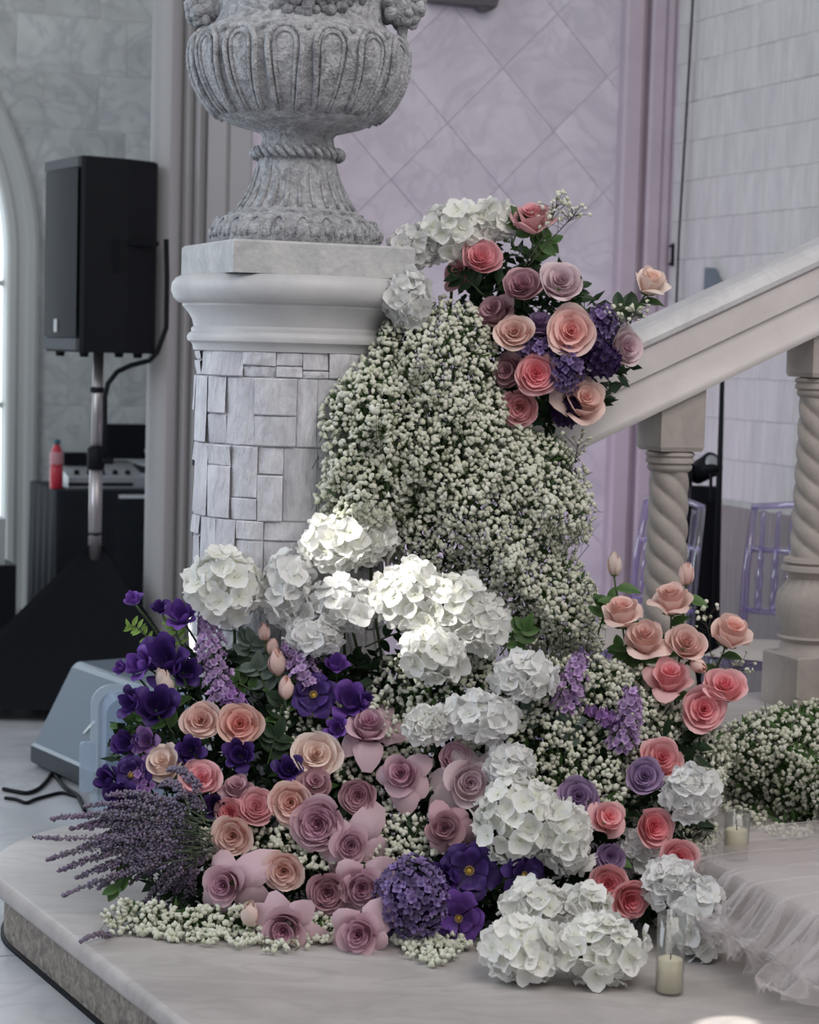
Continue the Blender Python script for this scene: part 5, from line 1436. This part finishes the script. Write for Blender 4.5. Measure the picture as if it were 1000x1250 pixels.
# ---- heather / lavender sprigs fanning out over the step
OCT_V = np.array([(1, 0, 0), (-1, 0, 0), (0, 1, 0), (0, -1, 0), (0, 0, 1), (0, 0, -1)], dtype=np.float64)
OCT_F = np.array([(0, 2, 4), (2, 1, 4), (1, 3, 4), (3, 0, 4), (2, 0, 5), (1, 2, 5), (3, 1, 5), (0, 3, 5)])
nrg = np.random.default_rng(5)
def blobs(P, R):
    """little jittered octahedra at the points P with radii R"""
    n = len(P); V = OCT_V[None] * (R[:, None, None] * nrg.uniform(0.7, 1.35, (n, 6, 1))) + P[:, None, :]
    F_ = OCT_F[None] + (np.arange(n) * 6)[:, None, None]
    return V.reshape(-1, 3), F_.reshape(-1, 3)
def heather(bx, by, tx, ty, d0, d1, label, bend=0.0, fat=1.0):
    a, b = at(bx, by, d0), at(tx, ty, d1)
    if b.z < 0.012: b.z = 0.012
    mid_ = a.lerp(b, 0.5) + ZUP * (0.035 + bend)
    pts = curve(a, a.lerp(mid_, 0.66), mid_.lerp(b, 0.33), b, 12)
    root = thing('heather_sprig', label, 'heather', tuple(a), group='heather sprigs fanned over the step')
    MB().tube([p - a for p in pts], [0.0018] * 7 + [0.0012] * 6, 5).build('stem', M['heatherstem'], root)
    n = int(230 * fat); T = nrg.uniform(0.22, 1.0, n); arr = np.array([tuple(p - a) for p in pts])
    c_ = np.stack([np.interp(T, np.linspace(0, 1, 13), arr[:, k]) for k in range(3)], 1)
    rad = 0.0150 * fat * (1.05 - T) ** 0.5 * nrg.uniform(0.3, 1.0, n)
    di = nrg.normal(size=(n, 3)); di /= np.linalg.norm(di, axis=1)[:, None]
    V, F_ = blobs(c_ + di * rad[:, None], nrg.uniform(0.0024, 0.0050, n))
    np_mesh('flower_spike', V, F_, M['heather'], parent=root)
    # needle leaves low on the stem
    mb = MB()
    for k in range(16):
        t = FR.uniform(0.05, 0.5); i = int(t * 12); q = pts[i] - a; dr = Vector((FR.uniform(-1, 1), FR.uniform(-1, 1), FR.uniform(-.6, 1))).normalized() * 0.022 + (pts[i + 1] - pts[i]) * 0.4
        sd = dr.cross(ZUP).normalized() * 0.0016
        mb.poly([q - sd, q + sd, q + dr])
    mb.build('needles', M['heatherstem'], root)
hz = [(40, 1022, -.05), (62, 1000, 0), (56, 1050, 0), (70, 1064, 0), (75, 1094, -.01), (98, 1008, 0), (104, 984, .01), (95, 1036, 0), (110, 1050, 0), (128, 972, .02), (120, 1022, 0), (92, 1072, 0), (140, 1040, 0),
      (118, 1086, 0), (172, 1110, .01), (190, 1086, .01), (205, 1116, .01), (150, 1000, .02), (160, 1020, .02), (180, 1010, .02), (222, 1112, .0), (195, 960, .03), (205, 940, .03), (150, 1060, .0), (176, 1050, 0), (235, 1100, 0), (188, 1036, .01), (130, 1004, .02), (145, 985, .02), (198, 1100, .0), (108, 996, .01), (84, 1012, 0), (125, 1040, 0), (135, 1062, 0), (165, 1036, .01), (115, 1062, 0), (158, 1080, 0), (182, 1068, .0), (212, 1092, .0), (170, 985, .02), (205, 1050, .0), (215, 975, .03), (142, 1020, .01), (186, 1118, 0)]
for i, (tx, ty, be) in enumerate(hz):
    bx, by = 246 + FR.uniform(-14, 16), 1022 + (ty - 1040) * 0.28 + FR.uniform(-12, 12)
    lb = 'longest dusty purple heather sprig reaching past the step edge' if i == 0 else ('dusty purple heather sprig bent down towards the step edge' if i == 4 else ('upright dusty purple heather sprig beside the pale cream rose' if i == 22 else ('dusty purple heather sprig rising in front of the clear bin' if ty < 1000 else ('dusty purple heather sprig drooping above the bed of baby\'s breath' if ty > 1078 else ('dusty purple heather sprig reaching out over the bare marble step' if tx < 122 else 'short dusty purple heather sprig in the dense middle of the fan')))))
    heather(bx, by, tx, ty, 4.25, min(4.33, dfloor(tx, ty) - 0.04), lb, be, FR.uniform(0.9, 1.25))
heather(150, 1150, 98, 1167, 4.20, dfloor(98, 1167) - 0.015, 'single heather tip lying on the marble step', 0.0, 0.6)

# ---- greenery sprigs: stem with single leaves
def sprig(px, py, d, ang, L, kind, label, n=7, ls=0.045):
    P = at(px, py, d); dr = (_R * math.cos(ang) + _U * math.sin(ang) - _F * FR.uniform(-0.15, 0.12)).normalized()
    root = thing('leaf_sprig', label, 'foliage', tuple(P), group='leafy sprigs in the arrangement')
    tip = dr * L + Vector((0, 0, -0.02)); pts = curve(Vector(), dr * L * 0.4, dr * L * 0.75 + Vector((0, 0, 0.01)), tip, 8)
    for p in pts:
        if P.z + p.z < 0.008: p.z = 0.008 - P.z
    stem_o = MB().tube(pts, [0.0022] * 5 + [0.0014] * 4, 5).build('stem', M['stem'], root, True)
    sd = dr.cross(_F).normalized()
    for k in range(n):
        t = 0.2 + 0.8 * k / (n - 1); q = pts[min(8, round(t * 8))]
        ld = dr * 0.55 + sd * (0 if k == n - 1 else (1 if k % 2 else -1)) + Vector((FR.uniform(-.3, .3), FR.uniform(-.3, .3), FR.uniform(-.3, .3)))
        if P.z + q.z + ld.normalized().z * ls < 0.005: ld.z = abs(ld.z) * 0.2
        link('leaf', LEAF[kind], stem_o, leaf_m(q, ld, -_F + ZUP * 0.5 + Vector((FR.uniform(-.4, .4), 0, FR.uniform(-.4, .4))), ls * FR.uniform(0.8, 1.15)))
    return root
G_ = [
 (330, 860, None, 1.9, .11, 'leaf_grey', 'grey-green eucalyptus sprig under the peach buds'), (345, 862, None, 1.2, .12, 'leaf_grey', 'grey-green eucalyptus sprig beside the lilac stock'),
 (318, 850, None, 2.6, .09, 'leaf', 'green sprig between the lilac stock and the bud stem'), (300, 820, None, 1.4, .09, 'leaf_grey', 'grey sprig in front of the shaded pillar foot'),
 (215, 900, None, 2.2, .09, 'leaf', 'bright green leaves above the pale cream rose'), (190, 890, None, 2.9, .07, 'leaf', 'bright green leaves beside the purple tulips'),
 (232, 855, None, 1.8, .09, 'leaf', 'green rose leaves under the pale peach bud'), (225, 800, None, 1.9, .10, 'leaf_lime', 'lime green ferny sprig against the sunlit pillar edge'),
 (190, 790, None, 2.3, .09, 'leaf_lime', 'fine lime fern tip beside the largest purple tulip'), (340, 905, None, 1.5, .12, 'leaf_dark', 'dark leaves between the salmon-hearted and cream roses'),
 (325, 940, None, 1.3, .10, 'leaf_dark', 'dark leaves above the open peach rose'), (430, 925, None, 1.6, .10, 'leaf_dark', 'dark leaves below the upward-opening rose'),
 (330, 1110, None, 2.0, .09, 'leaf_dark', 'dark leaves beside the drooping mauve rose'), 
 (165, 1075, None, 3.0, .035, 'leaf', 'bright green leaves under the heather'), (590, 1090, None, 0.3, .09, 'leaf', 'green leaves between the purple anemones'),
 (610, 1105, None, -.6, .08, 'leaf_grey', 'grey-green leaves beside the violet anemone'), (620, 1085, None, 0.8, .07, 'leaf_dark', 'dark leaves under the big white hydrangea'),
 (500, 1040, None, 1.2, .08, 'leaf_dark', 'dark leaves above the purple hydrangea ball'), (420, 1112, None, -.8, .08, 'leaf_dark', 'dark leaves between the swept-back mauve roses'),
 (690, 930, None, 1.4, .12, 'leaf_grey', 'grey-green sprig above the lilac rose'), (650, 905, None, 1.9, .10, 'leaf_grey', 'grey-green sprig behind the small white hydrangea'),
 (790, 830, 4.66, 2.2, .11, 'leaf', 'green rose leaves beside the cup-shaped pink rose'), (770, 830, 4.68, 1.2, .10, 'leaf_dark', 'dark green leaves under the pale peach rose'),
 (730, 775, 4.72, 1.3, .10, 'leaf', 'green leaves at the edge of the baby\'s breath cloud'), (840, 930, 4.62, 1.0, .10, 'leaf', 'green leaves below the coral-centred rose'),
 (790, 985, 4.42, .6, .08, 'leaf_dark', 'dark leaves below the coral-pink rose'), (755, 1015, 4.40, 2.0, .08, 'leaf', 'green leaves around the half hidden coral rose'),
 (590, 360, 4.90, 2.4, .09, 'leaf_dark', 'dark leaves beneath the dusty pink roses by the urn'), (625, 300, 4.88, 1.2, .09, 'leaf', 'green leaves under the highest pink rose'), (640, 310, 4.90, .6, .08, 'leaf', 'green leaves beside the highest pink rose stem'),
 (600, 420, 4.92, 3.0, .09, 'leaf_dark', 'dark leaves between the dusky rose and the cloud'), (670, 520, 4.92, -1.2, .09, 'leaf_dark', 'dark leaves below the blackish purple head'),
 (740, 385, 4.92, .4, .08, 'leaf_dark', 'dark leaves below the creamy rose stem'), (700, 380, 4.93, 1.4, .08, 'leaf_dark', 'dark leaves behind the pale mauve rose'), (650, 470, 4.94, 3.6, .09, 'leaf_dark', 'dark leaves behind the coral-hearted rose'),
 (560, 830, None, 2.4, .10, 'leaf', 'green leaves below the hanging white hydrangea'), (445, 790, None, .4, .13, 'leaf_dark', 'dark stems and leaves across the pillar foot'), (470, 800, None, .0, .12, 'leaf_dark', 'dark leaves beside the hanging hydrangea'),
 (610, 800, None, .9, .10, 'leaf', 'green leaves below the small fading hydrangea'),
]
for (x, y, d, a, L, k, lb) in G_:
    sprig(x, y, d if d else dm(x, y) + 0.07, a, L, k, lb, ls=(0.026 if k == 'leaf_lime' else 0.045), n=(11 if k == 'leaf_lime' else 7))

# ---- baby's breath (blossoms a few pixels wide: one mass per cloud)
ICO = bmesh.new(); bmesh.ops.create_icosphere(ICO, subdivisions=1, radius=1.0)
IV = np.array([tuple(v_.co) for v_ in ICO.verts]); IF = np.array([[v_.index for v_ in f_.verts] for f_ in ICO.faces]); ICO.free()
def in_poly(poly, n, rg_):
    xs = [p[0] for p in poly]; ys = [p[1] for p in poly]; out = []
    while len(out) < n:
        x, y = rg_.uniform(min(xs), max(xs)), rg_.uniform(min(ys), max(ys)); c = False; j = len(poly) - 1
        for i in range(len(poly)):
            xi, yi = poly[i]; xj, yj = poly[j]
            if (yi > y) != (yj > y) and x < (xj - xi) * (y - yi) / (yj - yi) + xi: c = not c
            j = i
        if c: out.append((x, y))
    return out
def edge_dist(poly, x, y):
    best = 1e9
    for i in range(len(poly)):
        ax_, ay = poly[i - 1]; bx, by = poly[i]; dx, dy = bx - ax_, by - ay
        t = max(0, min(1, ((x - ax_) * dx + (y - ay) * dy) / max(1e-6, dx * dx + dy * dy)))
        best = min(best, math.hypot(x - ax_ - t * dx, y - ay - t * dy))
    return best
def blossoms(P, R, name, parent=None):
    n = len(P); jit_ = nrg.uniform(0.45, 1.45, (n, len(IV), 1))
    V = IV[None] * R[:, None, None] * jit_ + P[:, None, :]
    F_ = IF[None] + (np.arange(n) * len(IV))[:, None, None]
    pt = np.clip(np.repeat(nrg.uniform(0.1, 1.0, n), len(IV)) + (jit_[:, :, 0].ravel() - 0.95) * 0.5, 0, 1)
    return np_mesh(name, V.reshape(-1, 3), F_.reshape(-1, 3), M['gyp'], pt, parent)
def sticks(A_, B_, r):
    """thin three-sided stems from A_ to B_"""
    n = len(A_); D = B_ - A_; D /= np.maximum(1e-6, np.linalg.norm(D, axis=1))[:, None]
    X = np.cross(D, np.array([0.31, 0.77, 0.55])); X /= np.maximum(1e-6, np.linalg.norm(X, axis=1))[:, None]; Y = np.cross(D, X)
    V = np.zeros((n, 6, 3))
    for k in range(3):
        o_ = X * math.cos(2.094 * k) * r + Y * math.sin(2.094 * k) * r
        V[:, k] = A_ + o_; V[:, 3 + k] = B_ + o_ * 0.8
    F_ = np.array([(0, 1, 4), (0, 4, 3), (1, 2, 5), (1, 5, 4), (2, 0, 3), (2, 3, 5)])[None] + (np.arange(n) * 6)[:, None, None]
    return V.reshape(-1, 3), F_.reshape(-1, 3)
def gyp(label, poly, n, dfun, rr_=(0.005, 0.0082), depth=0.06, clump=0.03, fill=1.0, leafn=0, stemdir=(0, 1.0, -0.7)):
    rg_ = random.Random(len(label) * 31 + n); P = []
    for (x, y) in in_poly(poly, n, rg_):
        e = edge_dist(poly, x, y); d = dfun(x, y, e)
        d += clump * (math.sin(x * 0.055 + 1.7) * math.sin(y * 0.048) + 0.6 * math.sin(x * 0.13 + y * 0.09)) 
        if rg_.random() < 0.45: d += rg_.random() ** 1.2 * depth
        q = clear(at(x, y, d))
        if q.z < 0.008: q.z = 0.008 + rg_.random() * 0.012
        P.append(tuple(q))
    P = np.array(P); R_ = nrg.uniform(rr_[0], rr_[1], n)
    o = blossoms(P, R_, 'babys_breath'); tag(o, label, "baby's breath", 'masses of baby\'s breath', 'stuff')
    # stems: blossom -> twig node -> deeper
    sd = np.array(stemdir); sd = sd / np.linalg.norm(sd)
    nodes = P + sd * nrg.uniform(0.012, 0.032, (n, 1)) + nrg.normal(0, 0.010, (n, 3)); nodes[:, 2] = np.maximum(nodes[:, 2], 0.004)
    m_ = max(1, n // 5); deep = nodes[::5][:m_] + sd * 0.05 + nrg.normal(0, 0.02, (len(nodes[::5][:m_]), 3)); deep[:, 2] = np.maximum(deep[:, 2], 0.004)
    V1, F1 = sticks(P, nodes, 0.0007); V2, F2 = sticks(nodes[::5][:m_], deep, 0.0013)
    s_ = np_mesh('stems', np.vstack([V1, V2]), np.vstack([F1, F2 + len(V1)]), M['gypstem'], parent=o); s_['kind'] = 'stuff'
    if leafn:   # narrow green leaves and old stems filling the inside
        V, F_ = [], []
        for k, (x, y) in enumerate(in_poly(poly, leafn, rg_)):
            e = edge_dist(poly, x, y); q = np.array(tuple(at(x, y, dfun(x, y, e) + 0.035 + rg_.random() * depth)))
            if e < 14: continue
            dr = nrg.normal(size=3); dr[2] = abs(dr[2]); dr /= np.linalg.norm(dr); dr *= rg_.uniform(0.02, 0.045)
            s2 = np.cross(dr, nrg.normal(size=3)); s2 /= max(1e-6, np.linalg.norm(s2)); s2 *= rg_.uniform(0.003, 0.006)
            if q[2] < 0.01: q[2] = 0.01
            b = len(V); V += [q, q + dr * 0.5 + s2, q + dr, q + dr * 0.5 - s2]; F_ += [(b, b + 1, b + 2), (b, b + 2, b + 3)]
        l_ = np_mesh('leaves', np.array(V), np.array(F_), M['leaf'], nrg.uniform(0.2, 1.0, len(V)), o); l_['kind'] = 'stuff'
    return o
cloud = [(468, 392), (500, 372), (540, 362), (580, 372), (604, 400), (616, 470), (645, 520), (690, 536), (716, 572), (728, 620), (722, 655), (700, 676), (728, 712), (740, 760), (735, 800), (690, 812), (640, 806), (600, 780), (560, 740), (500, 712), (470, 680), (400, 640), (383, 612), (396, 555), (388, 500), (412, 462), (446, 430)]
def base_depth(x):
    dx = (x - 358) / 485.0
    return 4.95 - math.sqrt(max(0.0, 0.2475 ** 2 - dx * dx)) if dx < 0.2475 else 4.95
def d_cloud(x, y, e):
    k = min(1.0, e / 105.0)
    return base_depth(x) - 0.02 - (0.20 if x < 470 else 0.27) * math.sqrt(1 - (1 - k) ** 2) * min(1, 0.45 + (x - 380) / 160)
gyp('big cloud of white baby\'s breath climbing the side of the pillar', cloud, 5600, d_cloud, depth=0.15, clump=0.028, leafn=8500)
def d_m(off): return lambda x, y, e: dm(x, y) + off
lowfill = [(470, 800), (560, 800), (640, 800), (735, 800), (790, 815), (800, 870), (780, 930), (760, 980), (690, 1000), (600, 950), (540, 900), (470, 900), (440, 850)]
gyp('loose baby\'s breath between the lilac stocks and white hydrangeas', lowfill, 1650, lambda x, y, e: dm(x, y) + 0.02, depth=0.10, leafn=2600)
gyp('low bed of baby\'s breath spread on the step under the mauve roses', [(113, 1118), (150, 1096), (215, 1104), (270, 1105), (330, 1100), (420, 1120), (400, 1165), (340, 1178), (270, 1168), (200, 1158), (140, 1145)], 760, lambda x, y, e: min(dm(x, y), dfloor(x, y) - 0.03), rr_=(0.0048, 0.0078), depth=0.05, clump=0.012, leafn=1500)
gyp('small tuft of baby\'s breath on the step below the purple ball', [(478, 1138), (560, 1140), (590, 1165), (540, 1195), (505, 1192), (480, 1165)], 240, lambda x, y, e: min(dm(x, y), dfloor(x, y) - 0.02), depth=0.05, clump=0.006, leafn=120)
gyp('baby\'s breath among the mauve roses in mid-mound', [(240, 1010), (330, 1010), (440, 1000), (530, 990), (545, 1040), (480, 1060), (400, 1060), (330, 1080), (300, 1060), (250, 1060)], 700, lambda x, y, e: dm(x, y) + 0.03, depth=0.06, clump=0.015, leafn=900)
gyp('baby\'s breath peeping between the upper roses and anemones', [(430, 860), (520, 880), (540, 960), (470, 1000), (420, 960), (340, 900), (330, 860), (400, 850)], 520, lambda x, y, e: dm(x, y) + 0.05, depth=0.06, clump=0.015, leafn=1200)
gyp('baby\'s breath around the coral roses by the candles', [(770, 900), (840, 930), (870, 960), (878, 1040), (850, 1090), (800, 1085), (770, 1040), (745, 1000)], 1000, lambda x, y, e: min(4.50 - (y - 900) * 0.0006, dfloor(x, y) - 0.02), depth=0.08, leafn=700)
gyp('baby\'s breath around the stems of the tall peach roses', [(735, 800), (800, 830), (860, 880), (900, 900), (880, 980), (820, 960), (770, 900), (740, 850)], 700, lambda x, y, e: 4.60 - (y - 800) * 0.0004, depth=0.10, clump=0.03, leafn=900)
def d_gar(x, y, e):
    d = 5.0 - 0.18 * math.sin(min(1, e / 60.0) * PI / 2)
    r = at(x, y, 1.0) - CAM
    k = (PC - CAM + u * (T0 + TREAD - 0.03)).dot(u) / r.dot(u)          # face of the second riser
    if 0 < k and (CAM + r * k).z < RISE * 2 + 0.01: d = min(d, k - 0.03 - 0.06 * min(1, e / 40.0))
    k2 = (RISE + 0.01 - H) / r.z                                        # tread below it
    k3 = (RISE * 2 + 0.01 - H) / r.z
    if k < 0 or (CAM + r * k).z >= RISE * 2: d = min(d, k3 - 0.01)
    return min(d, k2 - 0.01)
gyp('garland of baby\'s breath lying along the foot of the balustrade', [(865, 900), (905, 872), (950, 858), (1010, 850), (1060, 850), (1060, 1010), (1000, 1018), (950, 1024), (910, 1005), (880, 985), (862, 950)], 1250, d_gar, depth=0.09, clump=0.025, leafn=3800)
def twig(label, pts, d, n, seed):
    rg_ = random.Random(seed); P = [at(x, y, d) for x, y in pts]; root = thing('babys_breath_sprig', label, "baby's breath", tuple(P[0]), group='single sprigs of baby\'s breath')
    mb = MB(); mb.tube([p - P[0] for p in P], 0.0013, 5); B_ = []
    for k in range(n):
        t = rg_.uniform(0.45, 1.0) * (len(P) - 1); i = min(len(P) - 2, int(t)); q = P[i].lerp(P[i + 1], t - i)
        e = q + _R * rg_.uniform(-.04, .04) + _U * rg_.uniform(-.005, .045) + _F * rg_.uniform(-.03, .03)
        mb.tube([q - P[0], q.lerp(e, 0.5) - P[0], e - P[0]], 0.0007, 3, False); B_.append(tuple(e - P[0]))
    mb.build('stem', M['brownstem'], root)
    b_ = blossoms(np.array(B_), nrg.uniform(0.004, 0.007, n), 'blossoms', root); b_['kind'] = 'stuff'
twig('fine sprig of baby\'s breath above the highest pink rose', [(640, 325), (660, 295), (676, 262), (680, 250)], 4.84, 26, 1)
twig('fine sprig of baby\'s breath leaning right of the highest pink rose', [(645, 325), (668, 298), (692, 272), (702, 262)], 4.85, 24, 2)
twig('fine sprig of baby\'s breath below the creamy rose', [(735, 410), (755, 398), (775, 386)], 4.86, 34, 3)
twig('fine sprig of baby\'s breath behind the leaning peach rose', [(868, 800), (866, 775), (860, 752)], 4.64, 16, 4)
twig('fine sprig of baby\'s breath crossing the chair cushion', [(870, 860), (880, 825), (905, 815)], 4.66, 26, 5)
twig('stray sprig of baby\'s breath out of the cloud towards the handrail', [(690, 580), (703, 560), (706, 540)], 4.85, 16, 6)

# ---- inner greenery that the flowers are pushed into
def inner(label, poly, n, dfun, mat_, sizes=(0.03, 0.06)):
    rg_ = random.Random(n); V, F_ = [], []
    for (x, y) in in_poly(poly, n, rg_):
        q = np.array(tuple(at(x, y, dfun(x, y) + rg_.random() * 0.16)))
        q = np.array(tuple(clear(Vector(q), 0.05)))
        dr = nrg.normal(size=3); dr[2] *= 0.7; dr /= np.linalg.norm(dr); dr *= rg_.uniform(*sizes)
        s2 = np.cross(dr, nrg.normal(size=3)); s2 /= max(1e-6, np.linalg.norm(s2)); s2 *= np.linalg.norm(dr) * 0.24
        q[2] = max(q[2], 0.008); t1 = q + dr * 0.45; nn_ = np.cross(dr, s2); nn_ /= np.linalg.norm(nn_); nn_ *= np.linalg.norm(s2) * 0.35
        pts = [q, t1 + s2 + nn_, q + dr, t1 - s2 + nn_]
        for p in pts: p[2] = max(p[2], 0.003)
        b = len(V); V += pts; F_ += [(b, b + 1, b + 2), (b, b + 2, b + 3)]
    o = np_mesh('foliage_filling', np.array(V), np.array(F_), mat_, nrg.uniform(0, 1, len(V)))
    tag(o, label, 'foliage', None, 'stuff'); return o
mound = [(140, 900), (200, 840), (240, 800), (330, 790), (460, 800), (560, 800), (740, 820), (800, 870), (860, 900), (850, 1050), (800, 1120), (700, 1170), (600, 1170), (450, 1160), (330, 1150), (220, 1120), (170, 1060), (150, 980)]
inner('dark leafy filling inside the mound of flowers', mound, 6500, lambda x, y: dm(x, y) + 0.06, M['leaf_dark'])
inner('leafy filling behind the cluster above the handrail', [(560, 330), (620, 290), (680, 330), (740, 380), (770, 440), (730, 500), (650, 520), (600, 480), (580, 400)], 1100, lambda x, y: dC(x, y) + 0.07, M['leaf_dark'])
